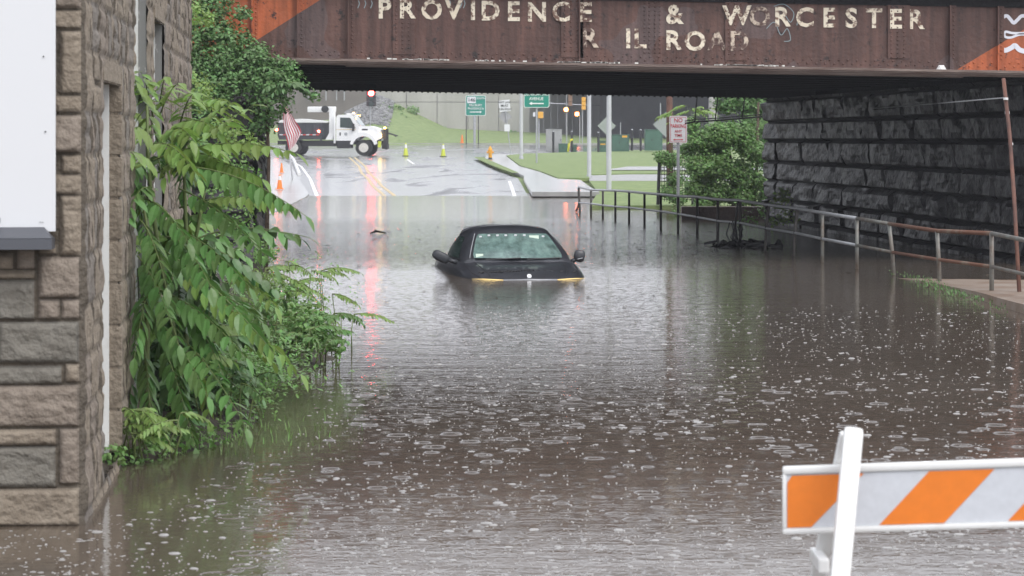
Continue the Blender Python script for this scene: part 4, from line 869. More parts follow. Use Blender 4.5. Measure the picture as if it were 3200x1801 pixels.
# windscreen trim line, stickers and water beads along the top edge
m = MB(); m.tube([ws(-1.03, t / 6) - Vector((.018, 0, 0)) for t in range(7)], .006, 5); m.build('trim', M_['greysteel'], car, local=True)
for u, t, a, b, mt in ((.55, .86, .065, .022, 'sheet'), (-.86, .10, .05, .022, 'sheet')):
    m = MB(); p = ws(u, t) - Vector((0, .03, 0)); m.add([p + Vector(v) for v in ((-a, 0, -b), (a, 0, -b), (a, .02, b), (-a, .02, b))], [(0, 1, 2, 3)]); m.build('sticker', mat('pale_sticker', (.5, .6, .5), .5), wsm, local=True)
for u in (-.9, -.68, -.45, -.22, .05, .3, .82):
    m = MB(); p = ws(u, .93 + .02 * (1 - abs(u)) - (.05 if abs(u) > .8 else 0)) - Vector((0, .01, 0)); m.bbox(p.x - .018, p.x + .018, p.y - .01, p.y + .004, p.z - .01, p.z + .01, .004); m.build('defroster_mark', M_['sheet'], wsm, local=True)
# side windows
def side_glass(name, a, b, sgn):
    m = MB(); P = []
    for t in (.12, .32, .55, .76):
        R_ = ring(t); n2 = 10
        def at(y):
            pts = R_[1:10]
            for p, q in zip(pts, pts[1:]):
                if p.y <= y <= q.y: k = (y - p.y) / (q.y - p.y); return p.lerp(q, k)
            return pts[-1]
        row = []
        ya = a + .85 * t * (1 if a < 2 else 0); 
        for k in range(n2 + 1):
            p = at(lerp(ya, b - (.75 * t if b > 3 else 0), k / n2)); row.append(Vector(((p.x + .008) * sgn, p.y, p.z)))
        P.append(row)
    loft(m, P); return m.build(name, M_['glass'], car, smooth=True, local=True)
for s_ in (-1, 1): side_glass('side_window', 1.38, 2.45, s_); side_glass('side_window', 2.52, 3.7, s_)
# mirrors: rounded shells on short arms
for s_, dx in ((-1, 0), (1, 0)):
    m = MB(); Mx = Matrix.Translation(Vector((s_ * (1.0 if s_ < 0 else .875), 1.42, .235))) @ Matrix.Rotation(R(28 if s_ < 0 else 8), 4, 'Y')
    bm = bmesh.new(); bmesh.ops.create_uvsphere(bm, u_segments=16, v_segments=10, radius=1)
    for v in bm.verts:
        x, y, z = v.co; q = lambda a: math.copysign(abs(a) ** .7, a); v.co = Vector((q(x) * (.125 if s_ < 0 else .075), q(y) * .055, q(z) * (.068 if s_ < 0 else .085)))
    bm.verts.index_update(); m.add([Mx @ v.co for v in bm.verts], [tuple(v.index for v in f.verts) for f in bm.faces]); bm.free()
    m.tube([(s_ * .76, 1.42, .15), (s_ * (.92 if s_ < 0 else .84), 1.42, .20)], .03, 8)
    mir = m.build('mirror', mat('grey_black_shell', (.03, .033, .038), .4) if s_ < 0 else M_['cardark'], car, smooth=True, local=True)
    if s_ < 0: continue
    m = MB(); m.tube([(s_ * (.92 if s_ < 0 else .84), 1.352, .195), (s_ * (1.06 if s_ < 0 else .91), 1.352, .21 if s_ > 0 else .27)], .006, 6); m.build('mirror_edge', M_['greysteel'], mir, local=True)
# wipers, scuttle line, bonnet badge, lamps at the waterline, aerial stub
for x0, x1 in ((-.45, .02), (.10, .55)):
    m = MB(); a = Vector((x0, .95, .215)); b = Vector((x1, .985, .232)); m.tube([a, b], .009, 5); m.build('wiper', M_['black'], car, local=True)
m = MB(); m.lathe([(.0, -.004), (.03, -.004), (.03, .004), (.0, .006)], 12, Matrix.Translation(Vector((0, .02, .044))) @ Matrix.Rotation(R(60), 4, 'X')); m.build('badge', M_['sheet'], car, local=True)
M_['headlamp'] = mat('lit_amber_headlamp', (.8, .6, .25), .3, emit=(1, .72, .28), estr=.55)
for s_ in (-1, 1):
    m = MB(); 
    P = [(s_ * .30, -.07, .0), (s_ * .46, -.05, .006), (s_ * .60, .0, .010), (s_ * .74, .08, .008)]
    m.tube(P, [.001, .0045, .0045, .001], 8); m.build('headlamp', M_['headlamp'], car, smooth=True, local=True)
m = MB(); m.tube([(-.35, -.09, .0), (0, -.11, .004), (.35, -.09, .0)], .010, 6); m.build('bumper_edge', M_['greysteel'], car, smooth=True, local=True)
def hoodz(x, y):
    hw = pw([(a, b) for a, b, c in BS], y); z = pw([(a, c) for a, b, c in BS], y); return z + pw([(0, .03), (.3, .028), (.58, .016), (.62, .024), (.8, .008), (.9, -.03)], abs(x) / hw)
for P in ([(-.60, 1.02), (-.55, .5), (-.50, .1)], [(.60, 1.02), (.55, .5), (.50, .1)], [(-.74, 1.05), (-.70, .4), (-.62, .05)], [(.74, 1.05), (.70, .4), (.62, .05)]):
    m = MB(); m.tube([Vector((x, y, hoodz(x, y) - .002)) for x, y in [(lerp(P[i][0], P[i + 1][0], t / 4), lerp(P[i][1], P[i + 1][1], t / 4)) for i in range(2) for t in range(5)]], .005, 5); m.build('bonnet_seam', M_['black'], car, local=True)
rnd = random.Random(12); m = MB()
for i in range(90):
    x = rnd.uniform(-.62, .66); y = .34 + .05 * math.sin(x * 5) + rnd.gauss(0, .03); z = .063 + .03 * (1 - abs(x) / .8) * 1 + .012; m.bbox(x - .012, x + .012, y - .01, y + .01, z - .012, z + rnd.uniform(.0, .010), .003)
m.build('debris', M_['black'], car, local=True)['kind'] = 'stuff'

# ------------------------------------------------------------------ road barricade in the foreground
ba = thing('barricade', (XP(2660, 7.4), 7.4, -.02), 'white A-frame barricade with an orange striped board standing at the water edge', 'barricade')
Db = 7.4
bp0, bp1 = W(2445, 1565, Db), W(3320, 1537, Db - .08)
dirb = (bp1 - bp0).normalized(); Lb = (bp1 - bp0).length; zz_ = Vector((0, 0, 1)); nb = dirb.cross(zz_).normalized()      # nb points towards the camera
Mb = Matrix((( dirb.x, -nb.x, 0, bp0.x), (dirb.y, -nb.y, 0, bp0.y), (dirb.z, 0, 1, bp0.z), (0, 0, 0, 1)))
hh = .098
m = MB(); m.bbox(0, Lb, -.012, .022, hh - .022, hh, .008, Mb); m.bbox(0, Lb, -.012, .022, -hh, -hh + .018, .008, Mb); m.bbox(0, .011, -.010, .021, -hh + .017, hh - .021, .004, Mb); m.box(.01, Lb, .0, .016, -hh + .01, hh - .01, Mb)
bo = m.build('board', M_['white'], ba, smooth='auto')
m = MB(); m.box(.011, Lb, -.0035, .0, -hh + .019, hh - .024, Mb); m.build('reflective_sheeting', mat('silver_sheeting', (.60, .62, .66), .4, var=.05, vscale=30), bo)
a_, c_ = -hh + .020, hh - .026; zt = c_ - a_
m = MB(); sx_ = lambda px: (px - 2445) / F * Db
def poly(mb, pts): vs = [Mb @ Vector((x, -.0055, z)) for x, z in pts]; mb.add(vs, [tuple(range(len(vs)))])
poly(m, [(.014, a_), (sx_(2535), a_), (sx_(2535) + zt, c_), (sx_(2475), c_), (.014, c_ - .02)])
for x0 in (2745, 2745 + 395, 2745 + 790):
    poly(m, [(sx_(x0), a_), (sx_(x0 + 200), a_), (sx_(x0 + 200) + zt * .95, c_), (sx_(x0) + zt * .95, c_)])
m.build('orange_stripes', mat('orange_sheeting', (.80, .21, .02), .4, var=.04, vscale=30), bo)
def leg(name, top, bot, wd, th, y_off=0):
    m = MB(); d = (Vector(bot) - Vector(top)); L = d.length; d.normalize(); s = Vector((1, 0, 0)); s = (s - d * s.dot(d)).normalized(); n = d.cross(s)
    M = Matrix(((s.x, n.x, d.x, top[0]), (s.y, n.y, d.y, top[1]), (s.z, n.z, d.z, top[2]), (0, 0, 0, 1)))
    m.bbox(-wd / 2, wd / 2, -th / 2, th / 2, 0, L, .014, M); return m.build(name, M_['white'], ba, smooth='auto')
t1 = W(2668, 1338, Db - .07); b1 = W(2600, 2080, Db - .36); leg('leg', t1, b1, .057, .036)
t2 = W(2650, 1352, Db - .02); b2 = W(2500, 2060, Db + .34); leg('leg', t2, b2, .048, .03)
for zq in (.045, -.045):
    m = MB(); cq = Mb @ Vector((sx_(2630), -.052, zq)); m.lathe([(.001, 0), (.008, 0), (.007, .006), (.001, .007)], 8, Matrix.Translation(cq) @ Matrix.Rotation(R(90), 4, 'X')); m.build('bolt', M_['greysteel'], ba)
t3 = W(3560, 1300, Db - .17); b3 = W(3500, 2040, Db - .46); leg('leg', t3, b3, .052, .034)
m = MB(); m.bbox(*sorted((XP(2555, Db), XP(2590, Db))), Db - .02, Db + .2, ZP(1790, Db), ZP(1745, Db), .006); m.build('brace', M_['white'], ba)

# ------------------------------------------------------------------ municipal dump truck across the junction (local: x forwards, y away, z up)
tk = thing('dump_truck', (XP(1146, 168.5), 168.5, rz(168.5)), 'white dump truck with a dark tipper body parked across the road beyond the bridge', 'truck', rz=R(-7))
tk.scale = (1.05, 1, 1.0)
M_['cab'] = mat('white_cab_paint', (.80, .80, .80), .3, coat=.4)
M_['tip'] = mat('dark_tipper_steel', (.035, .037, .045), .6, var=.25, vscale=1.5)
M_['redlamp'] = mat('lit_red_lamp', (.9, .1, .05), .4, emit=(1, .09, .05), estr=40)
M_['amberlamp'] = mat('lit_amber_lamp', (.9, .5, .1), .4, emit=(1, .55, .12), estr=9)
m = MB(); m.prism([(-1.75, .98), (-.72, .98), (-.60, 1.25), (-.35, 1.5), (-.30, 1.98), (-.74, 2.62), (-.90, 2.68), (-1.62, 2.68), (-1.75, 2.55)], -1.05, 1.05); m.build('cab', M_['cab'], tk, local=True)
m = MB(); m.prism([(-.62, 1.3), (-.34, 1.96), (.35, 1.93), (.82, 1.78), (.98, 1.55), (1.02, 1.1), (.80, 1.0), (.66, 1.05), (.55, 1.25), (.3, 1.42), (0, 1.46), (-.3, 1.38), (-.5, 1.2), (-.62, 1.0)], -.92, .92); m.build('hood', M_['cab'], tk, local=True)
def arch(mb, y0, y1):
    P = [(.70 * math.cos(R(a)), .55 + .72 * math.sin(R(a))) for a in range(12, 175, 14)]; Q = [(.88 * math.cos(R(a)), .55 + .98 * math.sin(R(a))) for a in range(168, 10, -14)]
    mb.prism(P + Q, y0, y1)
m = MB(); arch(m, -1.22, -.93); arch(m, .93, 1.22); m.build('mudguard', M_['cab'], tk, local=True)
m = MB(); m.bbox(-.15, .22, -.928, -.922, 1.66, 1.76, .003); m.build('hood_vent', M_['black'], tk, local=True)
for s_ in (-1, 1):
    m = MB(); y = s_ * 1.056; a, b = sorted((y, y + s_ * .012)); m.prism([(-1.5, 1.85), (-.52, 1.78), (-.62, 2.02), (-.86, 2.48), (-1.5, 2.5)], a, b); wdw = m.build('side_window', M_['glass'], tk, local=True)
    m = MB(); a, b = sorted((y + s_ * .013, y + s_ * .02)); m.box(-1.02, -.98, a, b, 1.84, 2.49); m.build('window_bar', M_['black'], wdw, local=True)
    m = MB(); a, b = sorted((y, y + s_ * .01)); m.box(-1.74, -1.60, a, b, 1.70, 1.72); m.box(-1.60, -.5, a, b, 1.70, 1.725); m.build('stripe', mat('ochre_stripe', (.6, .42, .15), .5), tk, local=True)
    m = MB(); m.bbox(-.70, -.58, *sorted((s_ * 1.12, s_ * 1.34)), 1.6, 2.1, .02); m.build('wing_mirror', M_['black'], tk, local=True)
m = MB(); m.add([(-.27, -.95, 1.99), (-.27, .95, 1.99), (-.71, .9, 2.60), (-.71, -.9, 2.60)], [(0, 1, 2, 3)]); m.build('windscreen', mat('grey_windscreen', (.25, .3, .3), .1), tk, local=True)
m = MB(); m.box(.985, 1.05, -.6, .6, 1.12, 1.72); g = m.build('grille', mat('chrome_grille', (.45, .46, .48), .3, metal=.7), tk, local=True)
for k in range(5):
    m = MB(); m.box(1.051, 1.06, -.55, .55, 1.18 + k * .1, 1.21 + k * .1); m.build('grille_bar', M_['black'], g, local=True)
for s_ in (-1, 1):
    m = MB(); m.bbox(.92, 1.06, *sorted((s_ * .66, s_ * .95)), 1.2, 1.42, .03); m.build('headlamp', M_['amberlamp'] if s_ < 0 else M_['sheet'], tk, local=True)
m = MB(); m.lathe([(.06, 0), (.07, .10), (.03, .13)], 10, Matrix.Translation(Vector((-.78, -.3, 2.72)))); m.build('beacon', M_['amberlamp'], tk, local=True)
m = MB(); m.box(-1.2, -.72, -.5, .5, 2.69, 2.78); m.build('light_bar', M_['white'], tk, local=True)
for x in (-.55, -.65):
    m = MB(); m.bbox(x - .03 + .1, x + .03 + .1, -.7 if x > -.6 else .6, -.6 if x > -.6 else .7, 2.62, 2.67, .01); m.build('marker_lamp', M_['amberlamp'], tk, local=True)
m = MB(); m.bbox(-1.54, -1.46, -1.075, -1.057, 1.32, 1.52, .006); m.build('door_vent', M_['black'], tk, local=True)
m = MB(); m.lathe([(.001, 0), (.11, 0), (.11, .01), (.001, .012)], 12, Matrix.Translation(Vector((-1.14, -1.057, 1.42))) @ Matrix.Rotation(R(90), 4, 'X')); m.build('door_seal', M_['greysteel'], tk, local=True)
m = MB(); m.box(-5.6, 1.0, -.45, -.3, .72, .98); m.box(-5.6, 1.0, .3, .45, .72, .98); m.box(-3.9, -1.8, -1.0, .9, .62, 1.0); m.build('chassis', M_['black'], tk, local=True)
m = MB(); m.bbox(-1.7, -.75, -1.12, -.6, .48, .92, .05); m.build('fuel_tank', M_['black'], tk, local=True)
m = MB(); m.prism([(-5.35, 1.05), (-2.62, 1.05), (-2.55, 1.3), (-2.55, 2.15), (-5.45, 2.15), (-5.45, 1.35)], -1.2, 1.2); m.build('tipper_body', M_['tip'], tk, local=True)
for x in (-5.0, -4.4, -3.8, -3.2):
    m = MB(); m.box(x, x + .08, -1.27, -1.202, 1.42, 2.13); m.build('body_rib', M_['tip'], tk, local=True)
m = MB(); m.prism([(-5.4, 2.17), (-2.3, 2.17), (-2.25, 2.24), (-2.8, 2.30), (-4.0, 2.42), (-5.3, 2.34)], -1.15, 1.15); m.build('tarpaulin', M_['white'], tk, local=True)
M_['redtape'] = mat('red_reflective_tape', (.6, .04, .03), .4)
for k in range(12):
    m = MB(); x = -5.3 + k * .21; m.box(x, x + .2, -1.285, -1.275, 1.34, 1.40); m.build('reflective_tape', M_['redtape'] if k % 2 else M_['sheet'], tk, local=True)
for x, z in ((-2.82, 1.6), (-5.5, 1.7)):
    m = MB(); m.lathe([(.001, 0), (.075, 0), (.075, .03), (.001, .05)], 10, Matrix.Translation(Vector((x, -1.22, z))) @ Matrix.Rotation(R(90), 4, 'X')); m.build('tail_lamp', M_['redlamp'], tk, local=True)
m = MB(); m.box(-2.74, -2.62, -1.25, -1.15, 1.0, 2.1); m.build('body_post', M_['tip'], tk, local=True)
m = MB(); m.bbox(-2.22, -1.84, -1.0, -.7, 1.45, 3.2, .05); m.prism([(-2.45, 1.05), (-2.0, 1.05), (-1.9, 1.5), (-2.2, 1.5)], -1.0, -.7); m.bbox(-3.6, -1.80, -.98, -.72, 2.86, 3.22, .06); m.bbox(-1.90, -1.78, -1.15, -1.02, .8, 2.6, .03); m.build('hoist_arm', M_['cab'], tk, smooth='auto', local=True)
m = MB(); m.lathe([(.001, 0), (.23, 0), (.23, .1), (.08, .12), (.001, .12)], 18, Matrix.Translation(Vector((-2.46, -1.0, 3.05))) @ Matrix.Rotation(R(90), 4, 'X')); m.build('hose_reel', M_['black'], tk, local=True)
m = MB(); m.box(1.1, 1.3, -.8, .8, .45, .75); m.box(1.15, 1.3, -.55, -.4, .5, 1.75); m.box(1.15, 1.3, .4, .55, .5, 1.75); m.box(1.3, 1.45, -.9, -.75, .4, 1.1); m.tube([(1.2, -.5, 1.5), (1.75, -.5, 1.38), (1.95, -.5, 1.25)], .04, 6); m.tube([(1.3, .5, 1.5), (1.9, .5, 1.3)], .04, 6); m.build('plough_hitch', M_['black'], tk, local=True)
m = MB(); m.bbox(1.16, 1.28, -.56, -.40, 1.76, 1.88, .02); m.build('hitch_lamp', M_['amberlamp'], tk, local=True)
m = MB(); m.prism([(.9, .55), (1.08, .55), (1.12, .95), (.92, .95)], -1.15, -1.12); m.build('hazard_flap', M_['limecone'], tk, local=True)
def wheel(x, y, s_, inner=False):
    M = Matrix.Translation(Vector((x, y, .525))) @ Matrix.Rotation(R(90) * s_, 4, 'X')
    m = MB(); m.lathe([(.30, -.13), (.47, -.14), (.52, -.10), (.525, 0), (.52, .10), (.47, .14), (.30, .13)], 24, M); t = m.build('wheel', M_['rubber'], tk, smooth='auto', local=True)
    m = MB(); m.lathe([(.305, .132), (.28, .10), (.16, .03 if not inner else -.05), (.13, .03), (.12, .15), (.001, .16)], 20, M); m.build('rim', mat('pale_rim', (.62, .60, .55), .5), t, smooth='auto', local=True)
for x in (0, -4.45):
    for s_ in (1, -1): wheel(x, -1.02 * s_, s_)
wheel(-4.45, -.70, 1); wheel(-4.45, .70, -1)

# ------------------------------------------------------------------ far background
def noi(name, col, **k): return mat(name, col, **k)
wallm = mat('weathered_concrete_wall', (.33, .325, .295), .85, col2=(.43, .42, .39), vscale=.5, bump=.2, bscale=4, stretch=(1, 1, .15))
rw = thing('retaining_wall', (-3, 236, 1.3), 'long pale concrete retaining wall above the grass bank across the junction', 'wall')
m = MB()
WP = [(-12.6, 236.5), (1.6, 236.5), (4.4, 246), (9, 262)]
for (xa, ya), (xb, yb) in zip(WP, WP[1:]):
    k = max(1, int(math.hypot(xb - xa, yb - ya) / 2.4))
    for i in range(k):
        p = Vector((lerp(xa, xb, i / k), lerp(ya, yb, i / k), 0)); q = Vector((lerp(xa, xb, (i + 1) / k), lerp(ya, yb, (i + 1) / k), 0)); d = (q - p).normalized() * .03
        a, b = p + d, q - d; bk = Vector((0, .5, 0))
        for z0, z1 in ((1, 5.15), (5.2, 6.35)):
            m.add([a + Vector((0, 0, z0)), b + Vector((0, 0, z0)), b + bk + Vector((0, 0, z0)), a + bk + Vector((0, 0, z0)), a + Vector((0, 0, z1)), b + Vector((0, 0, z1)), b + bk + Vector((0, 0, z1)), a + bk + Vector((0, 0, z1))], [(0, 3, 2, 1), (4, 5, 6, 7), (0, 1, 5, 4), (1, 2, 6, 5), (2, 3, 7, 6), (3, 0, 4, 7)])
m.build('wall_panels', wallm, rw)
m = MB(); m.box(-12.6, 1.6, 236.7, 237.2, 1, 6.4); m.build('backing', wallm, rw)
darkc = mat('shaded_concrete', (.10, .10, .11), .9, var=.2, vscale=.4)
ov_ = thing('overpass', (22, 250, 1), 'dark highway overpass spanning the far side of the junction', 'overpass')
m = MB(); m.box(3.2, 70, 228, 300, 6.9, 8.2); m.build('deck', darkc, ov_)
m = MB(); m.box(9, 70, 292, 293, 0, 6.9); m.build('back_wall', darkc, ov_)
for x in (26, 44): 
    m = MB(); m.lathe([(.6, 0), (.6, 6.9)], 14, Matrix.Translation(Vector((x, 262, 0)))); m.build('column', darkc, ov_)
ol = thing('overpass', (-24, 252, 1), 'brown-grey overpass wall with pale upright frames above the rubble slope at left', 'overpass')
m = MB(); m.box(-60, -11.4, 250, 251, .5, 6.9); m.build('wall', mat('brown_grey_concrete', (.17, .15, .135), .9, var=.12, vscale=.3), ol)
for x0, w2 in ((962, 0), (985, 0), (1017, 0), (1050, 1),):
    m = MB(); a = XP(x0, 249.6); z0, z1 = ZP(314, 249.6), 7.2
    m.box(a, a + .1, 249.6, 249.7, z0, z1)
    if w2: m.box(a + .75, a + .86, 249.6, 249.7, z0, z1); m.box(a, a + .86, 249.58, 249.595, ZP(284, 249.6), ZP(281, 249.6))
    m.build('frame', M_['greysteel'], ol)
# rubble slope and weeds on it
rub = mat('rubble_stone', (.2, .2, .2), .8, island=.4)
m = MB(); rnd = random.Random(77)
for i in range(1500):
    x = rnd.uniform(-16.5, -10.8); y = rnd.uniform(224, 236); t = (y - 224) / 12
    if abs(x + 12.9) > 2.6 * (1.1 - .25 * t) : continue
    r = rnd.uniform(.08, .22); z = gz(x, y); bm = bmesh.new(); bmesh.ops.create_icosphere(bm, subdivisions=1, radius=r)
    for v in bm.verts: v.co = Vector((v.co.x * rnd.uniform(.8, 1.4), v.co.y, v.co.z * .7)) + Vector((x, y, z))
    bm.verts.index_update(); m.add([v.co.copy() for v in bm.verts], [tuple(v.index for v in f.verts) for f in bm.faces]); bm.free()
tag(m.build('rubble', rub, fix=False), 'grey rubble stones covering the slope beside the red signal', 'rubble', kind='stuff')
cloudplant('bush', 'pale green weedy bush on the rubble slope right of the red signal', 'bush', (XP(1225, 232), 232, 4), [(1215, 355, .9, 232), (1240, 340, .6, 233), (1290, 345, .6, 234), (1250, 375, .8, 231)], 200, .3, M_['ivyL'], 61)
cloudplant('bush', 'small dark bush at the foot of the far retaining wall', 'bush', (XP(1603, 234), 234, 1.8), [(1600, 425, .7, 234), (1590, 433, .5, 234), (1612, 438, .5, 234)], 260, .22, M_['ivy'], 62)
cloudplant('bush', 'low weeds along the base of the far retaining wall', 'bush', (XP(1650, 236), 236, 2), [(1640, 438, .4, 236), (1660, 440, .4, 236), (1385, 405, .4, 236), (1690, 440, .5, 238)], 300, .2, M_['ivyL'], 63)

def post(mb, x, yb, yt, D, r, lean=0): mb.tube([W(x, yb, D) - Vector((0, 0, .1)), W(x + lean, yt, D)], r, 10)
def textpart(root, parent, lines, D, m_, y_=.0):
    for t, x, y, h, xs in lines:
        text_mb(t, h / .7, (XP(x, D), D - .03 - y_, ZP(y, D)), .004, .012 * h, xs=xs).build('lettering', m_, parent, fix=False)
def rrect(mb, x0, x1, y0, y1, D, th=.02, r=5):
    P = []
    for cx, cy, a0 in ((x1 - r, y0 + r, 0), (x0 + r, y0 + r, 90), (x0 + r, y1 - r, 180), (x1 - r, y1 - r, 270)):
        for k in range(4):
            a = R(a0 + k * 30); P.append((XP(cx + r * math.cos(a), D), ZP(cy - r * math.sin(a), D)))
    mb.prism(P, D - th, D); return mb
def arrow(mb, x0, x1, y, D, th=.06):      # from x0 (tail) to x1 (head)
    a, b = XP(x0, D), XP(x1, D); z = ZP(y, D); s = 1 if b > a else -1; hd = th * 2.6
    mb.prism([(a, z - th / 2), (b - s * hd, z - th / 2), (b - s * hd, z - th * 1.5), (b, z), (b - s * hd, z + th * 1.5), (b - s * hd, z + th / 2), (a, z + th / 2)], D - .034, D - .028)
whl = mat('white_sign_letters', (.78, .80, .78), .4)
# route sign
sg = thing('road_sign', (XP(1486, 215), 215, rz(215)), 'square green road sign with a white route number square and a right arrow', 'road sign')
m = MB(); rrect(m, 1455, 1518, 299, 362, 215, .02, 4); bo = m.build('sign_border', whl, sg)
m = MB(); rrect(m, 1456.5, 1516.5, 300.5, 360.5, 214.975, .006, 3.5); m.build('sign_face', M_['green'], sg)
m = MB(); rrect(m, 1460, 1487, 303, 323, 214.96, .006, 2); rs = m.build('route_shield', M_['sheet'], sg)
textpart(sg, rs, [('146', 1473.5, 313, .30, 1)], 214.95, M_['black_letter'])
textpart(sg, sg, [('SOUTH', 1502, 308, .16, .9), ('MILLBURY', 1486, 329.5, .19, .9), ('PROVIDENCE RI', 1487, 340, .17, .78)], 214.95, whl)
m = MB(); arrow(m, 1468, 1506, 350.5, 214.96, .07); m.build('arrow', whl, sg)
m = MB(); post(m, 1483, 451, 285, 215.1, .11); m.build('post', M_['greysteel'], sg)
for x in (1457, 1495):
    m = MB(); post(m, x, 451, 362, 215.2, .04); m.build('post', M_['black'], sg)
# street sign
sg = thing('road_sign', (XP(1677, 132), 132, rz(132)), 'green avenue name sign with a left arrow partly hidden by the bridge underside', 'road sign')
m = MB(); rrect(m, 1637, 1717, 262, 337, 132, .02, 6); m.build('sign_border', whl, sg)
m = MB(); rrect(m, 1639, 1715, 264, 335, 131.975, .006, 5); m.build('sign_face', M_['green'], sg)
textpart(sg, sg, [('QUINSIGAMOND', 1676, 295, .155, .74), ('AVENUE', 1676, 309.5, .16, .85)], 131.95, whl)
m = MB(); arrow(m, 1699, 1653, 324, 131.96, .06); m.build('arrow', whl, sg)
m = MB(); post(m, 1677, 514, 290, 132.1, .05); m.build('post', M_['greysteel'], sg)
# lane sign with the back of a diamond sign behind
sg = thing('road_sign', (XP(1597, 168), 168, rz(168)), 'small white lane sign on a leaning thin post between the two green signs', 'road sign')
Dq = 168
m = MB(); a, b, c, d = [W(x, y, Dq) for x, y in ((1557, 316), (1592, 311), (1596, 347), (1562, 351))]; m.add([a, b, c, d] + [p + Vector((0, .02, 0)) for p in (a, b, c, d)], [(0, 1, 2, 3), (7, 6, 5, 4), (0, 4, 5, 1), (1, 5, 6, 2), (2, 6, 7, 3), (3, 7, 4, 0)]); m.build('sign_face', M_['sheet'], sg)
textpart(sg, sg, [('RIGHT LANE', 1576, 320, .13, .8), ('MUST', 1577, 331, .15, .9), ('TURN RIGHT', 1578, 342, .13, .8)], Dq - .01, M_['black_letter'])
m = MB(); a, b, c, d = [W(x, y, Dq + .1) for x, y in ((1578, 343), (1600, 365), (1580, 386), (1556, 364))]; m.add([a, b, c, d] + [p + Vector((0, .02, 0)) for p in (a, b, c, d)], [(0, 1, 2, 3), (7, 6, 5, 4), (0, 4, 5, 1), (1, 5, 6, 2), (2, 6, 7, 3), (3, 7, 4, 0)]); m.build('diamond_plate', M_['greybox'], sg)
m = MB(); rrect(m, 1576, 1593, 389, 411, Dq, .01, 1.5); lp = m.build('lower_plate', M_['sheet'], sg)
textpart(sg, lp, [('ONE', 1584.5, 395, .11, .8), ('WAY', 1584.5, 404, .11, .8)], Dq, M_['black_letter']) if False else None
m = MB(); m.tube([W(1597, 486, Dq + .05), W(1580, 350, Dq + .05)], .035, 8); m.build('post', M_['greysteel'], sg)
# no parking sign
Dn = 60
sg = thing('road_sign', (XP(2119, Dn), Dn, 0), 'white no parking sign with red lettering on a post behind the railing', 'road sign')
m = MB(); rrect(m, 2092, 2147, 363, 447, Dn, .008, 3); f_ = m.build('sign_face', M_['sheet'], sg)
m = MB(); 
for x0, x1, y0, y1 in ((2095, 2144, 366, 367.2), (2095, 2144, 443.3, 444.5), (2095, 2096.2, 367.4, 443.1), (2142.8, 2144, 367.4, 443.1)): m.box(XP(x0, Dn), XP(x1, Dn), Dn - .012, Dn - .0085, ZP(y1, Dn), ZP(y0, Dn))
m.build('red_border', M_['redletter'], sg)
Dn2 = Dn + .018
textpart(sg, sg, [('NO', 2119.5, 377, .095, .95), ('PARKING', 2119.5, 395, .09, .70), ('ANY', 2119.5, 411, .065, .9), ('TIME', 2119.5, 424, .065, .9)], Dn2, M_['redletter'])
m = MB(); z = ZP(437, Dn); cx = XP(2119.5, Dn); m.prism([(cx - .12, z), (cx - .08, z + .022), (cx - .08, z + .009), (cx + .08, z + .009), (cx + .08, z + .022), (cx + .12, z), (cx + .08, z - .022), (cx + .08, z - .009), (cx - .08, z - .009), (cx - .08, z - .022)], Dn - .014, Dn - .009); m.build('arrow', M_['redletter'], sg)
m = MB(); post(m, 2119, 680, 361, Dn + .045, .035); m.build('post', M_['greysteel'], sg)
# diamond sign backs
for x, y, h_, D, yb, lab in ((1896, 394, 29, 148, 500, 'grey back of a diamond sign behind the thicker light pole'), (2086, 390, 45, 100, 560, 'large grey back of a diamond sign beside the brown utility pole')):
    sg = thing('diamond_sign', (XP(x, D), D, 0), lab, 'road sign'); P = [(XP(x + a * h_, D), ZP(y + b * h_, D)) for a, b in ((0, -1), (1, 0), (0, 1), (-1, 0))]
    m = MB(); m.prism(P, D, D + .01); m.build('plate', mat('bare_aluminium', (.30, .33, .31), .5, metal=.1), sg); m = MB(); post(m, x, yb, y - h_ * .9, D + .05, .03); m.build('post', M_['greysteel'], sg)
# light poles
for x, yb, D, r, lab in ((1841, 558, 102, .085, 'slim pale light pole rising beyond the railing end'), (1629, 498, 145, .10, 'pale pole left of the green avenue sign'), (1903, 610, 82.5, .082, 'thicker grey light pole nearest the railing'), ):
    o = thing('light_pole', (XP(x, D), D, rz(D)), lab, 'pole'); m = MB(); z0 = H - (yb - HY) / F * D
    m.lathe([(r, 0), (r * .95, 2.6), (r * .8, 6.5)], 14, Matrix.Translation(Vector((XP(x, D), D, z0 - .05)))); m.build('shaft', mat('pale_pole', (.5, .51, .53), .45, var=.08, vscale=2), o, smooth='auto')
    m = MB(); m.lathe([(r * 1.35, 0), (r * 1.3, .16), (r * 1.02, .2)], 14, Matrix.Translation(Vector((XP(x, D), D, z0 - .05)))); m.build('base_collar', M_['greysteel'], o, smooth='auto')
up_ = thing('utility_pole', (XP(2095, 72), 72, 0), 'brown wooden utility pole behind the no parking sign', 'pole'); m = MB(); m.tube([W(2094, 640, 72), W(2091, 150, 72)], [.10, .085], 12); m.build('shaft', M_['rust'] if False else mat('brown_wood', (.12, .06, .045), .8, var=.3, vscale=6), up_, smooth=True)
pp = thing('light_pole', (XP(2228, 70), 70, 0), 'wide pale pole half hidden behind the vine curtain', 'pole'); m = MB(); m.tube([W(2228, 620, 76), W(2228, 200, 76)], .13, 14); m.build('shaft', M_['concrete'], pp, smooth=True)
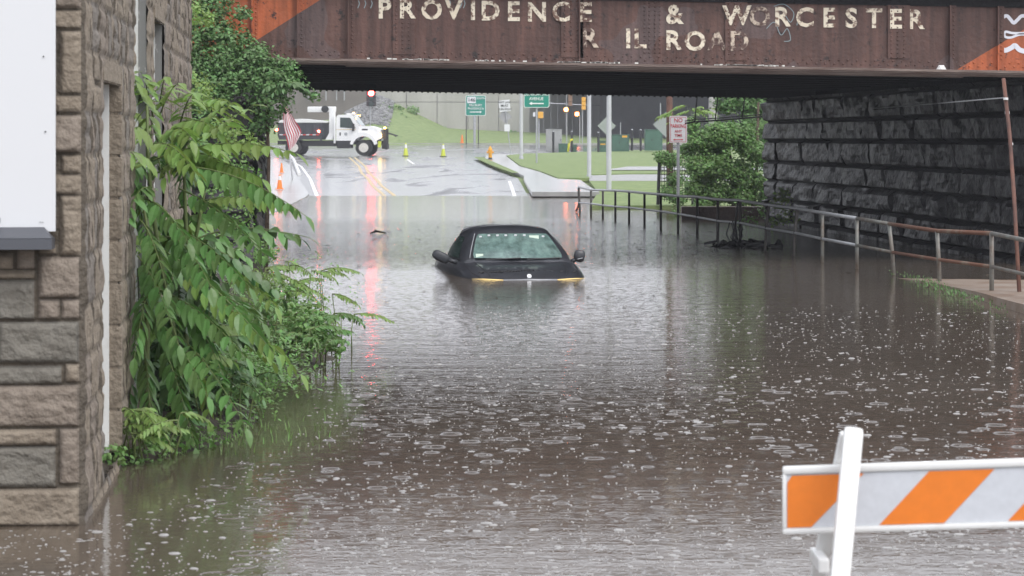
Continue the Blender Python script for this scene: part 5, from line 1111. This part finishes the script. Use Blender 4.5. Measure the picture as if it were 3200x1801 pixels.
# ------------------------------------------------------------------ signals, cabinets, bollards, cones
def lens(x, y, D, r, m_, parent, name='lamp'):
    m = MB(); m.lathe([(.001, 0), (r, 0), (r * .8, .05), (.001, .07)], 14, Matrix.Translation(W(x, y, D)) @ Matrix.Rotation(R(90), 4, 'X')); return m.build(name, m_, parent)
M_['redsig'] = mat('lit_red_signal', (1, .2, .1), .4, emit=(1, .035, .03), estr=55)
M_['redcore'] = mat('lit_red_signal_core', (1, .5, .4), .4, emit=(1, .45, .38), estr=12)
M_['ambsig'] = mat('lit_amber_signal', (1, .5, .2), .4, emit=(1, .16, .05), estr=30)
def signal(x, yt, yb, D, facing, body, label, pole_x, pole_yb, lit=None, w_=.36, visor=True):
    o = thing('traffic_signal', (XP(pole_x, D), D, ZP(pole_yb, D)), label, 'traffic light')
    X = XP(x, D); z0, z1 = ZP(yb, D), ZP(yt, D); h = (z1 - z0) / 3
    for k in range(3):
        m = MB(); m.bbox(X - w_ / 2, X + w_ / 2, D - .1, D + .15, z0 + k * h + .01, z0 + (k + 1) * h - .01, .03); hd = m.build('signal_head', body, o)
        m = MB(); c = Vector((X, D - .1, z0 + (k + .5) * h))
        P = [(c + Vector((w_ * .4 * math.cos(R(a)), 0, w_ * .4 * math.sin(R(a))))) for a in range(-10, 200, 21)]
        if visor and facing: m.add([p for p in P] + [p - Vector((0, .22, 0)) for p in P], [(i, i + 1, i + 1 + len(P), i + len(P)) for i in range(len(P) - 1)]); m.build('visor', body, hd)
        if facing:
            mm_ = M_['glass']
            if lit == k: mm_ = M_['redsig']
            m = MB(); m.lathe([(.001, 0), (w_ * .30, 0), (w_ * .22, .03), (.001, .045)], 14, Matrix.Translation(c - Vector((0, .005, 0))) @ Matrix.Rotation(R(90), 4, 'X')); m.build('lens', mm_, hd)
    m = MB(); m.tube([W(pole_x, pole_yb + 3, D + .2), W(pole_x, yt + 6, D + .2)], .05, 8); m.build('pole', M_['greysteel'], o)
    return o
signal(1160, 283, 333, 214, True, mat('dark_signal_housing', (.03, .02, .022), .5), 'dark traffic signal showing red above the rubble slope behind the truck', 1157, 396, lit=2, w_=.8)
signal(1824, 304, 344, 220, False, M_['yellow'], 'yellow three section traffic signal on a yellow post seen from behind', 1820, 460)
signal(1782, 290, 332, 222, False, mat('dull_brown_housing', (.2, .11, .06), .6), 'brown shaded traffic signal head just under the bridge edge', 1771, 452)
for x, y, mt, lab in ((1769, 343, 'ambsig', 'single lit red-orange signal lamp on a grey pole'), (1803, 357, 'ambsig', 'single lit orange signal lamp beside the yellow post')):
    o = thing('signal_lamp', tuple(W(x, y, 219)), lab, 'traffic light'); m = MB(); c = W(x, y, 219); m.bbox(c.x - .2, c.x + .2, c.y, c.y + .2, c.z - .2, c.z + .2, .04); m.build('housing', M_['yellow'], o); lens(x, y, 219, .16, M_[mt], o, 'lens')
    m = MB(); m.tube([c + Vector((0, .25, 0)), Vector((XP(1771 if x < 1790 else 1812, 219), 219.25, c.z - .1)), Vector((XP(1771 if x < 1790 else 1812, 219), 219.25, 1.3))], .045, 6); m.build('bracket', M_['greysteel'], o)
o = thing('pedestrian_signal', (XP(1686, 200), 200, 1.05), 'small yellow pedestrian signal on a short grey post by the avenue sign', 'traffic light')
m = MB(); c = W(1689, 360, 200); m.bbox(c.x - .2, c.x + .22, c.y - .1, c.y + .2, c.z - .26, c.z + .26, .05); m.build('housing', M_['yellow'], o); m = MB(); post(m, 1684, 470, 372, 200.3, .06); m.build('post', M_['greysteel'], o)
m = MB(); c = W(1669, 358, 200); m.bbox(c.x - .09, c.x + .09, c.y - .05, c.y + .05, c.z - .17, c.z + .17, .02); m.build('button_box', M_['sheet'], o)

def cabinet(name, x0, x1, yt, yb, D, depth, m_, label, cat, split=None, sticker=None, cap=.05):
    o = thing(name, (XP((x0 + x1) / 2, D), D, ZP(yb, D)), label, cat); a, b = XP(x0, D), XP(x1, D); z0, z1 = ZP(yb, D), ZP(yt, D)
    m = MB(); m.bbox(a, b, D, D + depth, z0 - .05, z1 - cap, .02); m.build('body', m_, o); m = MB(); m.bbox(a - .03, b + .03, D - .03, D + depth + .03, z1 - cap + .001, z1, .015); m.build('lid', m_, o)
    mid_ = lerp(a, b, split or .5)
    for u, v in ((a + .04, mid_ - .015), (mid_ + .015, b - .04)):
        m = MB(); m.box(u, v, D - .012, D - .001, z0 + .06, z1 - cap - .04); dr = m.build('door', m_, o)
        m = MB(); m.bbox(v - .07, v - .03, D - .03, D - .013, (z0 + z1) / 2 - .06, (z0 + z1) / 2 + .06, .006); m.build('handle', M_['black'], dr)
    if sticker:
        m = MB(); x, y, w2, h2 = sticker; m.box(XP(x, D), XP(x + w2, D), D - .02, D - .0135, ZP(y + h2, D), ZP(y, D)); m.build('label_plate', M_['yellow'], o)
    return o
cabinet('utility_cabinet', 1706, 1756, 404, 471, 178, .6, M_['greybox'], 'tall grey utility cabinet on the lawn in front of the dark underpass', 'cabinet', .45)
cabinet('utility_cabinet', 1746, 1778, 449, 475, 177, .6, M_['greenbox'], 'low dark green cabinet between the grey cabinet and the yellow guard', 'cabinet')
cabinet('utility_cabinet', 1788, 1803, 452, 474, 178, .6, M_['greenbox'], 'small dark green box right of the yellow guard', 'cabinet')
cabinet('utility_cabinet', 1822, 1866, 455, 478, 176, .7, mat('weathered_teal_box', (.14, .24, .21), .5, col2=(.3, .26, .2), vscale=1.5), 'low weathered teal and tan box left of the thick light pole', 'cabinet', .55)
cabinet('utility_cabinet', 1874, 1894, 440, 479, 174, .6, M_['greenbox'], 'narrow green box with a yellow strip directly left of the thick light pole', 'cabinet', sticker=(1876, 449, 16, 4))
cabinet('transformer', 1912, 1966, 421, 472, 176, 1.1, M_['greenbox'], 'green pad-mounted transformer with a yellow warning plate', 'transformer', sticker=(1944, 424, 16, 6))
cabinet('transformer', 2016, 2070, 405, 469, 174, 1.2, M_['greenbox'], 'taller green transformer box half behind the large diamond sign', 'transformer', .45)
pr = None
BL = [(1729, 410, 475, 176.3, 'black guard post in front of the grey cabinet'), (1787, 408, 475, 175.5, 'black guard post with a yellow sleeve'), (1870, 414, 479, 173.5, 'black guard post left of the thick light pole'), (1975, 409, 469, 177, 'left one of two black guard posts right of the transformer'), (2002, 409, 470, 177, 'right one of two black guard posts right of the transformer')]
for i, (x, yt, yb, D, lab) in enumerate(BL):
    h_ = (yb - yt) / F * D
    if pr is None:
        pr = thing('bollard', tuple(W(x, yb, D)), lab, 'bollard', 'black guard posts around the utility boxes')
        m = MB(); m.lathe([(.08, -.05), (.08, h_ - .05)], 12); m.build('shaft', M_['black'], pr, smooth='auto', local=True); m = MB(); m.lathe([(.082, h_ - .05), (.07, h_ - .01), (.03, h_ + .01)], 12); m.build('cap', M_['greysteel'], pr, smooth='auto', local=True); o = pr
    else: o = copy_tree(pr); o.location = W(x, yb, D); o['label'] = lab
o = thing('yellow_guard', tuple(W(1778, 475, 175)), 'bent bright yellow guy guard leaning against the second guard post', 'guard'); m = MB(); m.tube([W(1775, 475, 175.2), W(1778, 450, 175.2), (W(1784, 438, 175.2)), W(1790, 436, 175.2)], .07, 8); m.build('sleeve', mat('bright_yellow_plastic', (.8, .75, .03), .5), o, smooth=True)
o = thing('marker_stub', tuple(W(1939, 420, 182)), 'thin pale upright stake rising behind the transformer', 'stake'); m = MB(); m.tube([W(1939, 440, 182), W(1939, 383, 182)], .035, 6); m.build('shaft', M_['greysteel'], o)
o = thing('marker_stub', tuple(W(2064, 420, 183)), 'thin grey upright post left of the large diamond sign', 'stake'); m = MB(); m.tube([W(2064, 440, 183), W(2064, 323, 183)], .045, 6); m.build('shaft', M_['greysteel'], o)

# hydrant
hy = thing('fire_hydrant', (XP(1532, 146), 146, wz(0, 146)), 'yellow fire hydrant beside the far road kerb', 'hydrant')
hz = hy.location.z; B0 = Vector((XP(1532, 146), 146, hz))
m = MB(); m.lathe([(.16, 0), (.16, .04), (.11, .05), (.10, .12)], 14, Matrix.Translation(B0)); m.build('base', M_['black'], hy, smooth='auto')
m = MB(); m.lathe([(.10, .12), (.105, .5), (.14, .51), (.14, .56), (.11, .57), (.10, .64), (.05, .72), (.035, .73), (.035, .78), (.001, .78)], 14, Matrix.Translation(B0)); m.build('barrel', M_['hydrant'], hy, smooth='auto')
for a in (0, 90, 180):
    m = MB(); m.lathe([(.06, .09), (.06, .17), (.075, .17), (.075, .2), (.001, .2)], 10, Matrix.Translation(B0 + Vector((0, 0, .42))) @ Matrix.Rotation(R(a) - R(90), 4, 'Z') @ Matrix.Rotation(R(90), 4, 'X')); m.build('outlet', M_['hydrant'], hy)
# cones
def cone(x, D, h, m_, label, group=None, z=None, band=True):
    o = thing('traffic_cone', (XP(x, D), D, (rz(D) if z is None else z) + .01), label, 'cone', group)
    m = MB(); w2 = h * .27; m.bbox(-w2, w2, -w2, w2, 0, h * .05, .01); m.build('base', M_['black'] if m_ is M_['limecone'] else m_, o, local=True)
    m = MB(); m.lathe([(h * .19, h * .051), (h * .155, h * .32), (h * .06, h * .98), (h * .05, h)], 14); c = m.build('body', m_, o, smooth='auto', local=True)
    if band: m = MB(); m.lathe([(h * .112, h * .62), (h * .075, h * .9)], 14); m.build('collar', M_['sheet'], c, smooth='auto', local=True)
    return o
cone(1268, 165, .85, M_['limecone'], 'left one of two lime yellow traffic cones in the junction', 'lime yellow cones in the junction')
cone(1385, 163, .82, M_['limecone'], 'right one of two lime yellow traffic cones in the junction', 'lime yellow cones in the junction')
cone(1444, 217.5, .75, M_['orange'], 'small orange cone by the route sign', z=1.38, band=False)
def zl(D): return rz(D) + .09
cone(880, 111, .42, M_['orange'], 'orange cone with a wide base on the left walk beyond the water', z=zl(111), band=False)
cone(874, 85, .5, M_['orange'], 'orange and white cone at the left edge of the flood', z=zl(85))
# small white and orange barrier on the left walk
# flag
fl = thing('flag', (XP(912, 100), 100, rz(100)), 'red and white striped flag hanging on a leaning pole at the left behind the vines', 'flag')
m = MB(); m.tube([W(914, 562, 100), W(889, 322, 100)], .028, 8); m.build('pole', M_['sheet'], fl, smooth=True)
red = mat('faded_red_cloth', (.42, .05, .07), .8); whc = mat('white_cloth', (.72, .72, .72), .8); blu = mat('navy_cloth', (.03, .04, .12), .8)
NB = 13
def flagpt(u, v):       # u across stripes 0..1, v along
    x = lerp(lerp(888, 880, min(1, v * 2.2)), 904, v ** 1.6) + u * lerp(6, 48, min(1, v * 1.7)) * (1 if v < .72 else lerp(1, .42, (v - .72) / .28)); y = lerp(326, 472, v) - u * lerp(0, 22, v)
    return W(x, y, 99.8 + .07 * math.sin(u * 9 + v * 3))
for k in range(NB):
    m = MB(); n2 = 14
    for j in range(n2 + 1):
        v = j / n2; sh = (v - .5) * .35
        for e in (k / NB, (k + 1) / NB):
            m.v.append(flagpt(min(1, max(0, e + .05 * math.sin(v * 9) * (0 < e < 1))), v))
    m.f = [(2 * j, 2 * j + 1, 2 * j + 3, 2 * j + 2) for j in range(n2)]
    m.build('stripe', red if k % 2 == 0 else whc, fl, smooth=True)
# fallen pale pipes / barrier by the left kerb
m = MB(); o = thing('barrier_rail', (XP(905, 100), 100, rz(100)), 'low worn white guard rail pieces along the left edge of the road', 'rail')
for a, b in (((905, 487, 158), (940, 560, 106)), ):
    m.tube([W(a[0], a[1] - 2, 160), W(918, 500, 145), W(935, 545, 110)], .09, 6)
m.build('rail', M_['wline'], o)

# ------------------------------------------------------------------ rain on the water: bubbles, crowns and ring ripples
spl = mat('rain_splash_water', (.42, .41, .40), .3, spec=.7)
spn = spl.node_tree.nodes; tpn = spn.new('ShaderNodeBsdfTransparent'); mxn = spn.new('ShaderNodeMixShader'); mxn.inputs[0].default_value = .18
spl.node_tree.links.new(spn['Principled BSDF'].outputs[0], mxn.inputs[1]); spl.node_tree.links.new(tpn.outputs[0], mxn.inputs[2]); spl.node_tree.links.new(mxn.outputs[0], spn['Material Output'].inputs[0])
m = MB(); rnd = random.Random(99)
def ringspl(x, y, r, h):
    n = 8; o = len(m.v)
    for rr_, z in ((r, .0003), (r * .72, h * .8), (r * .35, h)):
        for k in range(n): t = 2 * math.pi * k / n; m.v.append(Vector((x + rr_ * math.cos(t), y + rr_ * math.sin(t), z)))
    m.v.append(Vector((x, y, h * .95)))
    for i in range(2):
        for k in range(n): m.f.append((o + i * n + k, o + i * n + (k + 1) % n, o + (i + 1) * n + (k + 1) % n, o + (i + 1) * n + k))
    for k in range(n): m.f.append((o + 2 * n + k, o + 2 * n + (k + 1) % n, o + 3 * n))
cnt = 0
while cnt < 6400:
    y = 9.8 + 17 * rnd.random() ** 1.5; x = rnd.uniform(-.22, .22) * y
    wx = pw(WL, y) + .35
    if (x < wx and y > 12.6) or (x < -1.95 and y > 11.9): continue
    if fbm(x * .6, y * .25, 3) < rnd.uniform(-.7, .15): continue
    r = min(.028, .0068 * math.exp(rnd.gauss(0, .55)))
    if rnd.random() < .10:
        for _ in range(rnd.randint(3, 6)): ringspl(x + rnd.gauss(0, .025), y + rnd.gauss(0, .05), r * rnd.uniform(.4, .8), r * .16); cnt += 1
    ringspl(x, y, r, r * rnd.uniform(.12, .3)); cnt += 1
for i in range(4500):
    y = 10 + 18 * rnd.random() ** 1.2; x = rnd.uniform(-.22, .22) * y
    if x < pw(WL, max(y, 12.6)) + .35 and y > 11.9: continue
    r = rnd.uniform(.0025, .006); ringspl(x, y, r, r * rnd.uniform(.5, 1.3))
tag(m.build('raindrop_splashes', spl, smooth=True, fix=False), 'thousands of small raindrop splashes on the brown floodwater', 'splashes', kind='stuff')
m = MB(); rnd = random.Random(5)
for i in range(420):
    y = 10 + 9 * rnd.random() ** 1.3; x = rnd.uniform(-.22, .22) * y
    if x < pw(WL, max(y, 12.9)) + .4: continue
    R0 = rnd.uniform(.02, .07); n = 18; o = len(m.v)
    for rr_, z in ((R0 - .007, .0004), (R0, .0035), (R0 + .007, .0004)):
        for k in range(n): t = 2 * math.pi * k / n; m.v.append(Vector((x + rr_ * math.cos(t), y + rr_ * math.sin(t), z)))
    for q in range(2):
        for k in range(n): m.f.append((o + q * n + k, o + q * n + (k + 1) % n, o + (q + 1) * n + (k + 1) % n, o + (q + 1) * n + k))
tag(m.build('ring_ripples', mat('ripple_water', (.10, .08, .065), .06, spec=.5), smooth=True, fix=False), 'small ring ripples spreading from raindrops in the near water', 'ripples', kind='stuff')
m = MB(); rnd = random.Random(8)
for i in range(170):
    y = 14 + 32 * rnd.random(); x = rnd.uniform(-.12, .2) * y
    if rnd.random() < .6: y = rnd.uniform(36, 56); x = rnd.uniform(-3, 4)
    if x < pw(WL, max(y, 12.9)) + .2 and y < 37: continue
    a = rnd.uniform(0, 3.1); l_ = rnd.uniform(.012, .05) * (1 + (y > 34)); w2 = l_ * rnd.uniform(.2, .5); d = Vector((math.cos(a), math.sin(a), 0)); q = Vector((-d.y, d.x, 0)); c = Vector((x, y, .004))
    m.add([c - d * l_, c + q * w2 + Vector((0, 0, .008)), c + d * l_, c - q * w2 + Vector((0, 0, .004))], [(0, 1, 2, 3)])
tag(m.build('floating_litter', mat('soaked_leaf_litter', (.06, .045, .025), .5, island=.6), fix=False), 'scattered soaked leaves and bits floating on the flood', 'litter', kind='stuff')
fd = thing('floating_branch', tuple(W(1180, 731, 49)), 'small dark branch floating on the water left of the car', 'branch'); c = W(1180, 731, 49); c.z = .01
m = MB(); m.tube([c + Vector((-.14, 0, .0)), c + Vector((-.02, .05, .03)), c + Vector((.16, 0, .0))], [.012, .025, .01], 6); m.tube([c + Vector((0, .03, .02)), c + Vector((-.06, .1, .06))], .012, 5); m.build('wood', M_['bark'], fd)
# ------------------------------------------------------------------ rainy air
m = MB(); m.box(-70, 75, -14, 305, -3, 9.5)
hzm = bpy.data.materials.new('rain_haze'); hzm.use_nodes = True; n = hzm.node_tree.nodes; n.clear(); pv = n.new('ShaderNodeVolumePrincipled'); pv.inputs['Color'].default_value = (.93, .94, 1, 1); pv.inputs['Density'].default_value = .0007; pv.inputs['Anisotropy'].default_value = .3
ou = n.new('ShaderNodeOutputMaterial'); hzm.node_tree.links.new(pv.outputs[0], ou.inputs['Volume'])
hz_ = tag(m.build('haze', hzm), kind='stuff')
